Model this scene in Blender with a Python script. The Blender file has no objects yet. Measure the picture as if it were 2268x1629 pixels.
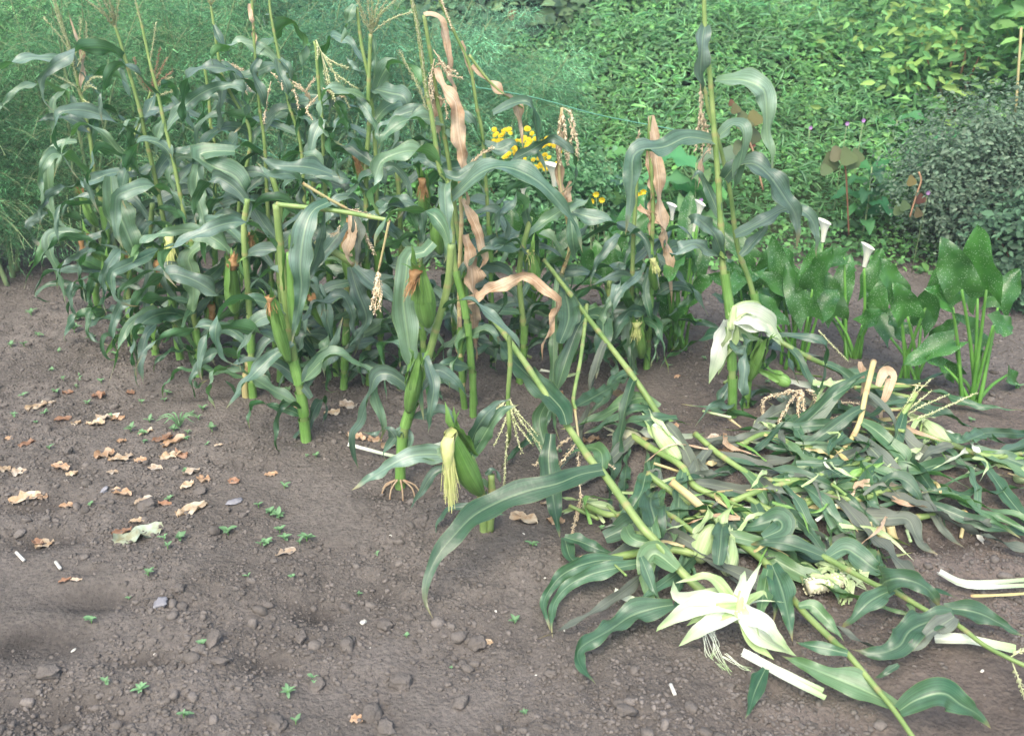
import bpy, math, random
import numpy as np
from mathutils import Vector, noise as mnoise
R = math.radians
random.seed(7); rng = np.random.default_rng(7)
scene = bpy.context.scene
col = scene.collection
# ------------------------------------------------------------ camera
PITCH = R(25.0); FPX = 983.0; CAMZ = 1.6
cd = bpy.data.cameras.new('camera'); cam = bpy.data.objects.new('camera', cd); col.objects.link(cam)
cam.location = (0, 0, CAMZ); cam.rotation_euler = (math.pi/2-PITCH, 0, 0)
cd.sensor_width = 36; cd.lens = FPX/1024*36; cd.clip_start = .05; cd.clip_end = 500
cd.dof.use_dof = True; cd.dof.focus_distance = 2.9; cd.dof.aperture_fstop = 4.5
scene.camera = cam
# ------------------------------------------------------------ light
SUN_EL, SUN_AZ = R(55), R(200)      # high soft light, from the left and behind the camera
w = bpy.data.worlds.new('World'); scene.world = w; w.use_nodes = True
nt = w.node_tree; bg = nt.nodes['Background']
sky = nt.nodes.new('ShaderNodeTexSky'); sky.sky_type = 'NISHITA'; sky.sun_disc = False
sky.sun_elevation = SUN_EL; sky.sun_rotation = SUN_AZ; sky.dust_density = 4; sky.air_density = 1.0; sky.ozone_density = 1
nt.links.new(sky.outputs[0], bg.inputs[0]); bg.inputs[1].default_value = 0.15
sd = bpy.data.lights.new('sun', 'SUN'); sun = bpy.data.objects.new('sun', sd); col.objects.link(sun)
sd.energy = .8; sd.angle = R(40); sd.color = (1, .93, .82)
sdir = Vector((math.sin(SUN_AZ)*math.cos(SUN_EL), math.cos(SUN_AZ)*math.cos(SUN_EL), math.sin(SUN_EL)))
sun.rotation_euler = sdir.to_track_quat('Z', 'Y').to_euler()
scene.view_settings.view_transform = 'Standard'; scene.view_settings.look = 'None'
scene.view_settings.exposure = 1.52; scene.view_settings.gamma = 1
# ------------------------------------------------------------ noise and terrain
def vn(x, y, f, seed=0):
    x = np.asarray(x, float)*f+seed*17.13; y = np.asarray(y, float)*f+seed*9.71
    xi = np.floor(x).astype(np.int64); yi = np.floor(y).astype(np.int64); fx = x-xi; fy = y-yi
    fx = fx*fx*(3-2*fx); fy = fy*fy*(3-2*fy)
    def h(a, b):
        n = (a*374761393+b*668265263+seed*1442695041) & 0xffffffff
        n = ((n ^ (n >> 13))*1274126177) & 0xffffffff
        return ((n ^ (n >> 16)) & 0xffff)/65535.0
    return (h(xi, yi)*(1-fx)+h(xi+1, yi)*fx)*(1-fy)+(h(xi, yi+1)*(1-fx)+h(xi+1, yi+1)*fx)*fy
def sm(a, b, t):
    t = np.clip((t-a)/(b-a), 0, 1); return t*t*(3-2*t)
HOLES = []      # x, y, rx, ry, depth
def hgt(x, y):
    x = np.asarray(x, float); y = np.asarray(y, float)
    z = .05*(vn(x, y, 1.1, 1)-.5)+.035*(vn(x, y, 3.1, 2)-.5)
    z = z+.05*np.exp(-(((x-1.0)/.9)**2+((y-2.75)/.35)**2))+.03*np.exp(-(((x-.25)/.3)**2+((y-2.2)/.15)**2))
    for hx, hy, rx, ry, d in HOLES:
        z = z-d*np.exp(-(((x-hx)/rx)**2+((y-hy)/ry)**2))
    bank = np.clip(y-4.9+.25*(vn(x, y, .7, 3)-.5), 0, None)
    z = z+np.minimum(bank*.27, 1.9+.02*bank)+np.clip(bank, 0, 1)*.25*(vn(x, y, .8, 4)-.5)
    return z
SP = 1024/2268.0
cp, sp = math.cos(PITCH), math.sin(PITCH)
def ray(u, v):
    a = (u*SP-512)/FPX; b = (367.5-v*SP)/FPX
    return Vector((a, cp+b*sp, -sp+b*cp))
def D(u, v, Y):
    d = ray(u, v); t = Y/d.y
    return Vector((d.x*t, Y, CAMZ+d.z*t))
def G(u, v, h=0.0):
    d = ray(u, v); z = 0.0
    for _ in range(6):
        t = (CAMZ-z-h)/(-d.z) if d.z < -1e-3 else 20
        t = min(t, 14)
        z = .5*z+.5*float(hgt(d.x*t, d.y*t))
    t = min((CAMZ-z-h)/(-d.z), 14)
    return Vector((d.x*t, d.y*t, CAMZ+d.z*t))
for u, v, rx, ry, d in [(205, 1320, .13, .05, .035), (60, 1420, .16, .07, .03), (320, 1455, .07, .035, .028), (570, 1462, .07, .04, .025),
                        (60, 1110, .12, .05, .03), (100, 1190, .13, .05, .03), (690, 1350, .08, .05, .03), (200, 1265, .05, .02, .01), (885, 1085, .12, .05, .03),
                        (2050, 1190, .18, .07, .03), (1860, 1180, .15, .06, .02), (300, 1160, .06, .03, .015), (450, 870, .12, .05, .02), (120, 1570, .2, .07, .02), (840, 1320, .06, .04, .015)]:
    p = G(u, v); HOLES.append((p.x, p.y, rx, ry, d))
# ------------------------------------------------------------ mesh collector
class MB:
    def __init__(s): s.v = []; s.f = []; s.uv = []; s.c = []
    def add(s, vs, fs, uvs=None, c=(1, 1, 1)):
        o = len(s.v); s.v += [tuple(p) for p in vs]
        s.uv += list(uvs) if uvs else [(0, 0)]*len(vs)
        s.c += [c]*len(vs) if not isinstance(c, list) else c
        s.f += [tuple(i+o for i in f) for f in fs]
    def build(s, name, m, parent=None, smooth=True):
        return mesh(name, s.v, s.f, s.uv, s.c, m, parent, smooth)
def mesh(name, v, f, uv, c, m, parent=None, smooth=True):
    me = bpy.data.meshes.new(name); me.from_pydata(v, [], f)
    n = len(me.loops); vi = np.empty(n, np.int32); me.loops.foreach_get('vertex_index', vi)
    if uv is not None and len(uv):
        l = me.uv_layers.new(name='UVMap'); l.data.foreach_set('uv', np.asarray(uv, np.float32)[vi].ravel())
    if c is not None and len(c):
        a = me.color_attributes.new('tint', 'FLOAT_COLOR', 'POINT')
        cc = np.ones((len(v), 4), np.float32); cc[:, :3] = np.asarray(c, np.float32); a.data.foreach_set('color', cc.ravel())
    if smooth: me.polygons.foreach_set('use_smooth', np.ones(len(me.polygons), bool))
    me.materials.append(m); o = bpy.data.objects.new(name, me); col.objects.link(o)
    if parent is not None:
        o.parent = parent
        base = parent; off = Vector(parent.location)
        if parent.parent is not None: off = off+parent.parent.location
        # vertices are given in world space: shift them so the child stays put
        co = np.empty(len(v)*3, np.float32); me.vertices.foreach_get('co', co); co = co.reshape(-1, 3)-np.array(off, np.float32)
        me.vertices.foreach_set('co', co.ravel())
    me.update(); return o
def center(o):          # move a one-mesh thing's origin to its own base
    n = len(o.data.vertices); co = np.empty(n*3, np.float32); o.data.vertices.foreach_get('co', co); co = co.reshape(-1, 3)
    c = co.mean(0); c[2] = co[:, 2].min(); o.data.vertices.foreach_set('co', (co-c).ravel()); o.location = Vector(o.location)+Vector([float(q) for q in c]); return o
def tag(o, label, cat, group=None, kind=None):
    if label: o['label'] = label
    if cat: o['category'] = cat
    if group: o['group'] = group
    if kind: o['kind'] = kind
    return o
def thing(name, loc, label, cat, group=None):
    o = bpy.data.objects.new(name, None); col.objects.link(o); o.location = loc; o.empty_display_size = .1
    return tag(o, label, cat, group)
# ------------------------------------------------------------ materials
def mat(name, c1, c2=None, scale=8, rough=.6, spec=.4, trans=0, bump=0, bscale=60, midrib=None, stripes=0, obj_var=.25, tint=False, spots=False, stretch=None, nodering=None, tcol=None, back=None, tipc=None):
    m = bpy.data.materials.new(name); m.use_nodes = True; t = m.node_tree; N = t.nodes; L = t.links
    b = N['Principled BSDF']; out = N['Material Output']
    b.inputs['Roughness'].default_value = rough; b.inputs['Specular IOR Level'].default_value = spec
    tc = N.new('ShaderNodeTexCoord'); src = tc.outputs['Object']
    if stretch:
        mp = N.new('ShaderNodeMapping'); mp.inputs['Scale'].default_value = stretch; L.new(tc.outputs['UV'], mp.inputs[0]); src = mp.outputs[0]
    nz = N.new('ShaderNodeTexNoise'); nz.inputs['Scale'].default_value = scale; nz.inputs['Detail'].default_value = 5; L.new(src, nz.inputs['Vector'])
    mx = N.new('ShaderNodeMix'); mx.data_type = 'RGBA'
    mr = N.new('ShaderNodeMapRange'); mr.inputs[1].default_value = .32; mr.inputs[2].default_value = .68; L.new(nz.outputs[0], mr.inputs[0]); L.new(mr.outputs[0], mx.inputs[0])
    mx.inputs[6].default_value = (*c1, 1); mx.inputs[7].default_value = (*(c2 or c1), 1)
    cur = mx.outputs[2]
    def mixc(fac, colr, cur, fixed=None):
        q = N.new('ShaderNodeMix'); q.data_type = 'RGBA'; L.new(fac, q.inputs[0]) if fac else None
        L.new(cur, q.inputs[6]); q.inputs[7].default_value = (*colr, 1); return q.outputs[2]
    if stripes or midrib or nodering or tipc:
        uvn = N.new('ShaderNodeUVMap'); sx = N.new('ShaderNodeSeparateXYZ'); L.new(uvn.outputs[0], sx.inputs[0])
    if tipc:
        m0 = N.new('ShaderNodeMapRange'); m0.inputs[1].default_value = .35; m0.inputs[2].default_value = 1; m0.inputs[4].default_value = .9; L.new(sx.outputs[1], m0.inputs[0]); cur = mixc(m0.outputs[0], tipc, cur)
    if stripes:
        st = N.new('ShaderNodeTexNoise'); st.inputs['Scale'].default_value = 1; st.inputs['Detail'].default_value = 3
        mp = N.new('ShaderNodeMapping'); mp.inputs['Scale'].default_value = (22, 1.2, 1); L.new(uvn.outputs[0], mp.inputs[0]); L.new(mp.outputs[0], st.inputs['Vector'])
        m2 = N.new('ShaderNodeMapRange'); m2.inputs[1].default_value = .35; m2.inputs[2].default_value = .65; m2.inputs[3].default_value = 1-stripes; m2.inputs[4].default_value = 1+stripes; L.new(st.outputs[0], m2.inputs[0])
        q = N.new('ShaderNodeVectorMath'); q.operation = 'SCALE'; L.new(cur, q.inputs[0]); L.new(m2.outputs[0], q.inputs['Scale']); cur = q.outputs[0]
    if midrib:
        a = N.new('ShaderNodeMath'); a.operation = 'SUBTRACT'; L.new(sx.outputs[0], a.inputs[0]); a.inputs[1].default_value = .5
        ab = N.new('ShaderNodeMath'); ab.operation = 'ABSOLUTE'; L.new(a.outputs[0], ab.inputs[0])
        m3 = N.new('ShaderNodeMapRange'); m3.inputs[1].default_value = .012; m3.inputs[2].default_value = .04; m3.inputs[3].default_value = .85; m3.inputs[4].default_value = 0; L.new(ab.outputs[0], m3.inputs[0])
        # midrib fades out towards the tip
        m4 = N.new('ShaderNodeMapRange'); m4.inputs[1].default_value = .0; m4.inputs[2].default_value = .95; m4.inputs[3].default_value = 1; m4.inputs[4].default_value = .25; L.new(sx.outputs[1], m4.inputs[0])
        mm = N.new('ShaderNodeMath'); mm.operation = 'MULTIPLY'; L.new(m3.outputs[0], mm.inputs[0]); L.new(m4.outputs[0], mm.inputs[1])
        cur = mixc(mm.outputs[0], midrib, cur)
        m5 = N.new('ShaderNodeMapRange'); m5.inputs[1].default_value = .47; m5.inputs[2].default_value = .5; m5.inputs[4].default_value = .5; L.new(ab.outputs[0], m5.inputs[0])
        cur = mixc(m5.outputs[0], (midrib[0]*.9, midrib[1]*.85, midrib[2]*.5), cur)
        mt = N.new('ShaderNodeMath'); mt.operation = 'MULTIPLY_ADD'; L.new(nz.outputs[0], mt.inputs[0]); mt.inputs[1].default_value = .35; L.new(sx.outputs[1], mt.inputs[2])
        m5 = N.new('ShaderNodeMapRange'); m5.inputs[1].default_value = 1.06; m5.inputs[2].default_value = 1.2; m5.inputs[4].default_value = .85; L.new(mt.outputs[0], m5.inputs[0])
        cur = mixc(m5.outputs[0], (.34, .26, .12), cur)      # dead leaf tips
    if nodering:
        m6 = N.new('ShaderNodeMath'); m6.operation = 'PINGPONG'; m6.inputs[1].default_value = .5; L.new(sx.outputs[1], m6.inputs[0])
        m7 = N.new('ShaderNodeMapRange'); m7.inputs[1].default_value = .0; m7.inputs[2].default_value = .07; m7.inputs[3].default_value = .8; m7.inputs[4].default_value = 0; L.new(m6.outputs[0], m7.inputs[0])
        cur = mixc(m7.outputs[0], nodering, cur)
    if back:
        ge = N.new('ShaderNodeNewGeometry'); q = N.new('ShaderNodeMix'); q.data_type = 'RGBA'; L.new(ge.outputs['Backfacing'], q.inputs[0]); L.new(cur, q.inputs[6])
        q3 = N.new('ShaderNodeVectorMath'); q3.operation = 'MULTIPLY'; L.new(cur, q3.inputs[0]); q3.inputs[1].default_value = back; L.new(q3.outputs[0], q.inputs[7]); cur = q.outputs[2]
    if tint:
        at = N.new('ShaderNodeAttribute'); at.attribute_name = 'tint'
        q = N.new('ShaderNodeVectorMath'); q.operation = 'MULTIPLY'; L.new(cur, q.inputs[0]); L.new(at.outputs['Color'], q.inputs[1]); cur = q.outputs[0]
    if spots:
        vo = N.new('ShaderNodeTexVoronoi'); vo.inputs['Scale'].default_value = 150; L.new(tc.outputs['Object'], vo.inputs['Vector'])
        m8 = N.new('ShaderNodeMapRange'); m8.inputs[1].default_value = .22; m8.inputs[2].default_value = .34; m8.inputs[3].default_value = .8; m8.inputs[4].default_value = 0; L.new(vo.outputs[0], m8.inputs[0])
        n2 = N.new('ShaderNodeTexNoise'); n2.inputs['Scale'].default_value = 22; L.new(tc.outputs['Object'], n2.inputs['Vector'])
        m9 = N.new('ShaderNodeMapRange'); m9.inputs[1].default_value = .38; m9.inputs[2].default_value = .5; L.new(n2.outputs[0], m9.inputs[0])
        mm = N.new('ShaderNodeMath'); mm.operation = 'MULTIPLY'; L.new(m8.outputs[0], mm.inputs[0]); L.new(m9.outputs[0], mm.inputs[1])
        mh = N.new('ShaderNodeMath'); mh.operation = 'MULTIPLY'; L.new(mm.outputs[0], mh.inputs[0]); mh.inputs[1].default_value = .5; cur = mixc(mh.outputs[0], (.42, .52, .42), cur)
    if back:
        o2 = N.new('ShaderNodeObjectInfo'); mv = N.new('ShaderNodeMapRange'); mv.inputs[1].default_value = .7; mv.inputs[2].default_value = 1; mv.inputs[4].default_value = .35; L.new(o2.outputs['Random'], mv.inputs[0])
        n5 = N.new('ShaderNodeTexNoise'); n5.inputs['Scale'].default_value = 11; L.new(tc.outputs['Object'], n5.inputs['Vector']); mq = N.new('ShaderNodeMath'); mq.operation = 'MULTIPLY'; L.new(mv.outputs[0], mq.inputs[0]); L.new(n5.outputs[0], mq.inputs[1])
        mq2 = N.new('ShaderNodeMath'); mq2.operation = 'MULTIPLY'; L.new(mq.outputs[0], mq2.inputs[0]); mq2.inputs[1].default_value = 1.6; cur = mixc(mq2.outputs[0], (.15, .235, .06), cur)
    if obj_var:
        oi = N.new('ShaderNodeObjectInfo'); m9 = N.new('ShaderNodeMapRange'); m9.inputs[3].default_value = 1-obj_var; m9.inputs[4].default_value = 1+obj_var; L.new(oi.outputs['Random'], m9.inputs[0])
        q = N.new('ShaderNodeVectorMath'); q.operation = 'SCALE'; L.new(cur, q.inputs[0]); L.new(m9.outputs[0], q.inputs['Scale']); cur = q.outputs[0]
    L.new(cur, b.inputs['Base Color'])
    if bump:
        n3 = N.new('ShaderNodeTexNoise'); n3.inputs['Scale'].default_value = bscale; n3.inputs['Detail'].default_value = 4; L.new(src if stretch else tc.outputs['Object'], n3.inputs['Vector'])
        bp = N.new('ShaderNodeBump'); bp.inputs['Strength'].default_value = bump; bp.inputs['Distance'].default_value = .004; L.new(n3.outputs[0], bp.inputs['Height']); L.new(bp.outputs[0], b.inputs['Normal'])
    if trans:
        tr = N.new('ShaderNodeBsdfTranslucent'); ms = N.new('ShaderNodeMixShader'); ms.inputs[0].default_value = trans
        if tcol:
            q = N.new('ShaderNodeVectorMath'); q.operation = 'MULTIPLY'; L.new(cur, q.inputs[0]); q.inputs[1].default_value = tcol; L.new(q.outputs[0], tr.inputs[0])
        else: L.new(cur, tr.inputs[0])
        L.new(b.outputs[0], ms.inputs[1]); L.new(tr.outputs[0], ms.inputs[2]); L.new(ms.outputs[0], out.inputs[0])
    return m
M = {}
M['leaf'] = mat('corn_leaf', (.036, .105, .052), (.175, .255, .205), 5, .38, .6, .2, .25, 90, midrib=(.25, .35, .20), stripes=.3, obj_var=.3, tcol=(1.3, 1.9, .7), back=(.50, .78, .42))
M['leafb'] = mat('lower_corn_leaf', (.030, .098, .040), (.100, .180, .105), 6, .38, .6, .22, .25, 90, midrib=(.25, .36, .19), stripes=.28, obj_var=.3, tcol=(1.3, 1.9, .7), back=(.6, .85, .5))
M['leafg'] = mat('grey_leaf', (.085, .115, .085), (.16, .18, .14), 7, .6, .3, .15, .25, 90, midrib=(.22, .27, .17), stripes=.2, obj_var=.2)
M['dry'] = mat('dry_leaf', (.36, .23, .13), (.66, .52, .36), 16, .75, .2, .25, .6, 90, midrib=(.62, .52, .38), stripes=.2, obj_var=.15)
M['stalk'] = mat('stalk', (.13, .23, .06), (.27, .36, .12), 14, .45, .4, 0, .2, 40, stripes=.1, obj_var=.12, nodering=(.30, .27, .12))
M['stalkd'] = mat('stalk_dry', (.40, .36, .14), (.52, .44, .24), 12, .6, .3, 0, .3, 40, stripes=.15, obj_var=.15, nodering=(.36, .22, .12))
M['husk'] = mat('husk', (.12, .27, .05), (.20, .37, .10), 14, .45, .4, .1, .3, 50, stripes=.22, obj_var=.12)
M['huskp'] = mat('husk_pale', (.64, .72, .52), (.82, .85, .76), 9, .5, .35, .3, .3, 50, stripes=.15, tipc=(.34, .50, .20), obj_var=.05)
M['huskm'] = mat('husk_mid', (.36, .52, .20), (.56, .66, .38), 14, .5, .35, .2, .3, 50, stripes=.18, obj_var=.1)
M['silkb'] = mat('silk_brown', (.30, .16, .06), (.48, .30, .14), 60, .7, .2, .1, obj_var=.25)
M['silkg'] = mat('silk_green', (.52, .60, .20), (.62, .62, .28), 60, .6, .3, .2, obj_var=.15)
M['tassg'] = mat('tassel_green', (.42, .48, .22), (.58, .58, .36), 80, .7, .2, .1, obj_var=.12)
M['tassd'] = mat('tassel_dry', (.58, .47, .29), (.72, .61, .42), 80, .75, .2, .1, obj_var=.12)
M['tassb'] = mat('tassel_brown', (.32, .2, .13), (.46, .33, .2), 80, .75, .2, .1, obj_var=.12)
M['kern'] = mat('kernels', (.62, .62, .40), (.74, .72, .55), 60, .45, .4, .1, .2, obj_var=.06)
M['calla'] = mat('calla_leaf', (.030, .115, .022), (.065, .20, .04), 12, .36, .55, .25, .25, 60, obj_var=.2, spots=True, tcol=(1.6, 1.9, .7))
M['callas'] = mat('calla_stalk', (.09, .26, .04), (.16, .38, .07), 10, .4, .4, .1, obj_var=.15)
M['white'] = mat('calla_white', (.66, .68, .52), (.76, .77, .66), 10, .45, .4, .2, obj_var=.02)
M['yel'] = mat('yellow_petals', (.72, .52, .01), (.82, .64, .03), 90, .6, .3, .15, obj_var=.08)
M['fern'] = mat('fern_needles', (.11, .26, .12), (.21, .42, .19), 1.2, .6, .3, .3, obj_var=.12, tint=True)
M['fernst'] = mat('fern_stem', (.18, .27, .12), (.26, .34, .16), 5, .6, .3, obj_var=.15)
M['weed'] = mat('weed_leaves', (1.75, 1.75, 1.55), (2.45, 2.45, 2.15), 3, .55, .3, .45, obj_var=0, tint=True)
M['seed'] = mat('seedling_leaf', (.12, .25, .11), (.19, .34, .16), 40, .5, .35, .2, obj_var=.2)
M['twig'] = mat('twig', (.12, .06, .035), (.20, .11, .06), 20, .8, .2, obj_var=.2)
M['bark'] = mat('reddish_stem', (.30, .17, .10), (.40, .26, .15), 20, .7, .2, obj_var=.15)
M['debris'] = mat('dry_debris', (.34, .18, .08), (.56, .40, .25), 30, .8, .2, .1, .4, 120, obj_var=.25, tint=True)
M['pale'] = mat('pale_bit', (.48, .47, .38), (.62, .61, .54), 60, .6, .3, 0, .3, obj_var=.1)
M['stone'] = mat('stone', (.20, .20, .21), (.30, .30, .31), 25, .75, .3, 0, .4, 90, obj_var=.12)
M['clod'] = mat('clod', (.100, .090, .077), (.164, .148, .129), 22, .95, .1, 0, 1.0, 170, obj_var=.06, tint=True)
M['string'] = mat('string', (.10, .30, .20), (.12, .34, .24), 5, .6, .3, obj_var=0)
M['root'] = mat('root', (.42, .34, .22), (.30, .20, .12), 60, .8, .2, obj_var=.1)
M['purple'] = mat('purple', (.42, .2, .5), (.5, .3, .55), 60, .6, .3, .2, obj_var=.1)
def soil_mat():
    m = bpy.data.materials.new('soil'); m.use_nodes = True; t = m.node_tree; N = t.nodes; L = t.links; b = N['Principled BSDF']
    b.inputs['Roughness'].default_value = .95; b.inputs['Specular IOR Level'].default_value = .12
    tc = N.new('ShaderNodeTexCoord'); P = tc.outputs['Object']
    def nz(s, d=6, r=.55):
        n = N.new('ShaderNodeTexNoise'); n.inputs['Scale'].default_value = s; n.inputs['Detail'].default_value = d; n.inputs['Roughness'].default_value = r; L.new(P, n.inputs['Vector']); return n.outputs[0]
    def ramp(f, stops):
        r = N.new('ShaderNodeValToRGB'); L.new(f, r.inputs[0]); e = r.color_ramp.elements
        e[0].position, e[0].color = stops[0][0], (*stops[0][1], 1); e[1].position, e[1].color = stops[1][0], (*stops[1][1], 1)
        for p, c in stops[2:]:
            q = e.new(p); q.color = (*c, 1)
        return r.outputs[0]
    c = ramp(nz(2.2), [(.3, (.100, .090, .077)), (.62, (.164, .148, .129))])
    c2 = ramp(nz(48, 8, .7), [(.3, (.72, .72, .72)), (.65, (1.18, 1.17, 1.15))])
    q = N.new('ShaderNodeVectorMath'); q.operation = 'MULTIPLY'; L.new(c, q.inputs[0]); L.new(c2, q.inputs[1])
    at = N.new('ShaderNodeAttribute'); at.attribute_name = 'tint'
    q2 = N.new('ShaderNodeVectorMath'); q2.operation = 'MULTIPLY'; L.new(q.outputs[0], q2.inputs[0]); L.new(at.outputs['Color'], q2.inputs[1])
    vo = N.new('ShaderNodeTexVoronoi'); vo.inputs['Scale'].default_value = 210; L.new(P, vo.inputs['Vector'])
    m1 = N.new('ShaderNodeMapRange'); m1.inputs[1].default_value = .10; m1.inputs[2].default_value = .16; m1.inputs[3].default_value = 1; m1.inputs[4].default_value = 0; L.new(vo.outputs[0], m1.inputs[0])
    m2 = N.new('ShaderNodeMapRange'); m2.inputs[1].default_value = .62; m2.inputs[2].default_value = .66; L.new(nz(30, 2), m2.inputs[0])
    mm = N.new('ShaderNodeMath'); mm.operation = 'MULTIPLY'; L.new(m1.outputs[0], mm.inputs[0]); L.new(m2.outputs[0], mm.inputs[1])
    mx = N.new('ShaderNodeMix'); mx.data_type = 'RGBA'; L.new(mm.outputs[0], mx.inputs[0]); L.new(q2.outputs[0], mx.inputs[6]); mx.inputs[7].default_value = (.38, .35, .30, 1)
    L.new(mx.outputs[2], b.inputs['Base Color'])
    v2 = N.new('ShaderNodeTexVoronoi'); v2.inputs['Scale'].default_value = 85; L.new(P, v2.inputs['Vector'])
    ad = N.new('ShaderNodeMath'); ad.operation = 'MULTIPLY_ADD'; L.new(v2.outputs[0], ad.inputs[0]); ad.inputs[1].default_value = -.5; L.new(nz(70, 8, .7), ad.inputs[2])
    bp = N.new('ShaderNodeBump'); bp.inputs['Strength'].default_value = 1.0; bp.inputs['Distance'].default_value = .010; L.new(ad.outputs[0], bp.inputs['Height']); L.new(bp.outputs[0], b.inputs['Normal'])
    return m
M['soil'] = soil_mat()
# ------------------------------------------------------------ ground sheet
def axis(lo, hi, step, ends):
    a = list(np.arange(lo, hi, step)); s = step; x = lo
    L_ = []
    while x > ends[0]:
        s *= 1.16; x -= s; L_.append(x)
    s = step; x = a[-1]; R_ = []
    while x < ends[1]:
        s *= 1.10; x += s; R_.append(x)
    return np.array(L_[::-1]+a+R_)
xs = axis(-2.4, 2.4, .0085, (-80, 80)); ys = axis(1.25, 4.6, .0085, (-30, 120))
X, Y = np.meshgrid(xs, ys)
def lumps(x, y):
    rough = sm(.35, .65, vn(x, y, 2.3, 20)*.6+vn(x, y, 6, 21)*.4)
    z = .010*(vn(x, y, 9, 5)-.5)+(.006+.016*rough)*(vn(x, y, 22, 6)-.5)+(.003+.010*rough)*np.abs(vn(x, y, 48, 7)-.5)+.004*(vn(x, y, 95, 8)-.5)
    return z
near = np.clip((5.5-Y)/1, 0, 1)*np.clip((3.5-np.abs(X))/1, 0, 1)
Z = hgt(X, Y)+lumps(X, Y)*near
ny, nx = X.shape
idx = np.arange(nx*ny).reshape(ny, nx)
F = np.stack([idx[:-1, :-1], idx[:-1, 1:], idx[1:, 1:], idx[1:, :-1]], -1).reshape(-1, 4)
tintv = np.ones((ny, nx, 3))
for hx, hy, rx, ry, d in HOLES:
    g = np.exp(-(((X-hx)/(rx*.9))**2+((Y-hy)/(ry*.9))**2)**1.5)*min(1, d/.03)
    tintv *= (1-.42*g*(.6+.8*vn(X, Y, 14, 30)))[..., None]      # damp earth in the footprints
red = sm(.2, .9, X)*sm(3.6, 2.9, Y)[...]
tintv *= 1+red[..., None]*np.array([.07, 0.0, -.03])
veg = sm(4.7, 5.3, Y)[..., None]
tintv = tintv*(1-veg)+veg*np.array([.45, .85, .35])  # green under the weeds, darkened to paint shade into the gaps between leaves
def npmesh(name, V, F, m, tint=None, smooth=True, k=4):
    me = bpy.data.meshes.new(name); V = np.asarray(V, np.float32).reshape(-1, 3); F = np.asarray(F, np.int32)
    me.vertices.add(len(V)); me.vertices.foreach_set('co', V.ravel()); k = F.shape[1]
    me.loops.add(F.size); me.loops.foreach_set('vertex_index', F.ravel()); me.polygons.add(len(F))
    me.polygons.foreach_set('loop_start', np.arange(0, F.size, k, dtype=np.int32))
    me.update(calc_edges=True)
    if smooth: me.polygons.foreach_set('use_smooth', np.ones(len(F), bool))
    if tint is not None:
        a = me.color_attributes.new('tint', 'FLOAT_COLOR', 'POINT'); cc = np.ones((len(V), 4), np.float32); cc[:, :3] = np.asarray(tint, np.float32).reshape(-1, 3); a.data.foreach_set('color', cc.ravel())
    me.materials.append(m); o = bpy.data.objects.new(name, me); col.objects.link(o); return o
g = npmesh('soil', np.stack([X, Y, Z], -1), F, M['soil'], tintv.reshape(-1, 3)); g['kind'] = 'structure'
def surf(x, y): return hgt(x, y)+lumps(x, y)
# ------------------------------------------------------------ curve tools
def cat(pts, n):
    P = [Vector(p) for p in pts]
    if len(P) == 2: return [P[0].lerp(P[1], i/(n-1)) for i in range(n)]
    P = [P[0]*2-P[1]]+P+[P[-1]*2-P[-2]]; out = []
    for i in range(1, len(P)-2):
        a, b, c, d = P[i-1:i+3]
        for k in range(10):
            t = k/10; out.append(.5*((2*b)+(c-a)*t+(2*a-5*b+4*c-d)*t*t+(3*b-a-3*c+d)*t**3))
    out.append(P[-2])
    L_ = [0]
    for i in range(1, len(out)): L_.append(L_[-1]+(out[i]-out[i-1]).length)
    r = []; j = 0
    for i in range(n):
        s = L_[-1]*i/(n-1)
        while j < len(L_)-2 and L_[j+1] < s: j += 1
        q = (s-L_[j])/max(1e-9, L_[j+1]-L_[j]); r.append(out[j].lerp(out[j+1], min(1, q)))
    return r
def tans(C):
    return [((C[min(i+1, len(C)-1)]-C[max(i-1, 0)]) or Vector((0, 0, 1))).normalized() for i in range(len(C))]
def tube(mb, pts, rads, n=None, seg=8, vper=None, cap=True, c=(1, 1, 1), raw=False):
    C = pts if raw else cat(pts, n or max(6, len(pts)*4)); T = tans(C); K = len(C)
    ref = Vector((0, 0, 1)) if abs(T[0].z) < .9 else Vector((1, 0, 0)); A = T[0].cross(ref).normalized()
    vs = []; uv = []; fs = []; Ls = 0
    for i in range(K):
        A = (A-T[i]*A.dot(T[i])).normalized(); B = T[i].cross(A)
        t = i/(K-1); r = rads(t) if callable(rads) else rads
        if i: Ls += (C[i]-C[i-1]).length
        for k in range(seg):
            a = 2*math.pi*k/seg; vs.append(C[i]+(A*math.cos(a)+B*math.sin(a))*r); uv.append((k/seg*2, Ls/vper if vper else t))
    for i in range(K-1):
        for k in range(seg):
            fs.append((i*seg+k, i*seg+(k+1) % seg, (i+1)*seg+(k+1) % seg, (i+1)*seg+k))
    if cap: fs.append(tuple(range(seg))[::-1]); fs.append(tuple((K-1)*seg+k for k in range(seg)))
    mb.add(vs, fs, uv, c); return C
CAMP = Vector((0, 0, CAMZ))
def wprof(t, kind='corn'):
    if kind == 'corn':
        a = .5+.5*min(1, t/.25); return a*(1-max(0, (t-.30)/.70)**1.55)
    if kind == 'husk': return (.72+.28*min(1, t/.3))*(1-max(0, (t-.35)/.65)**1.4)
    if kind == 'lance': return math.sin(math.pi*min(1, max(0, t))**.8)**.8 if 0 < t < 1 else 0
    return 1-.3*t
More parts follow.
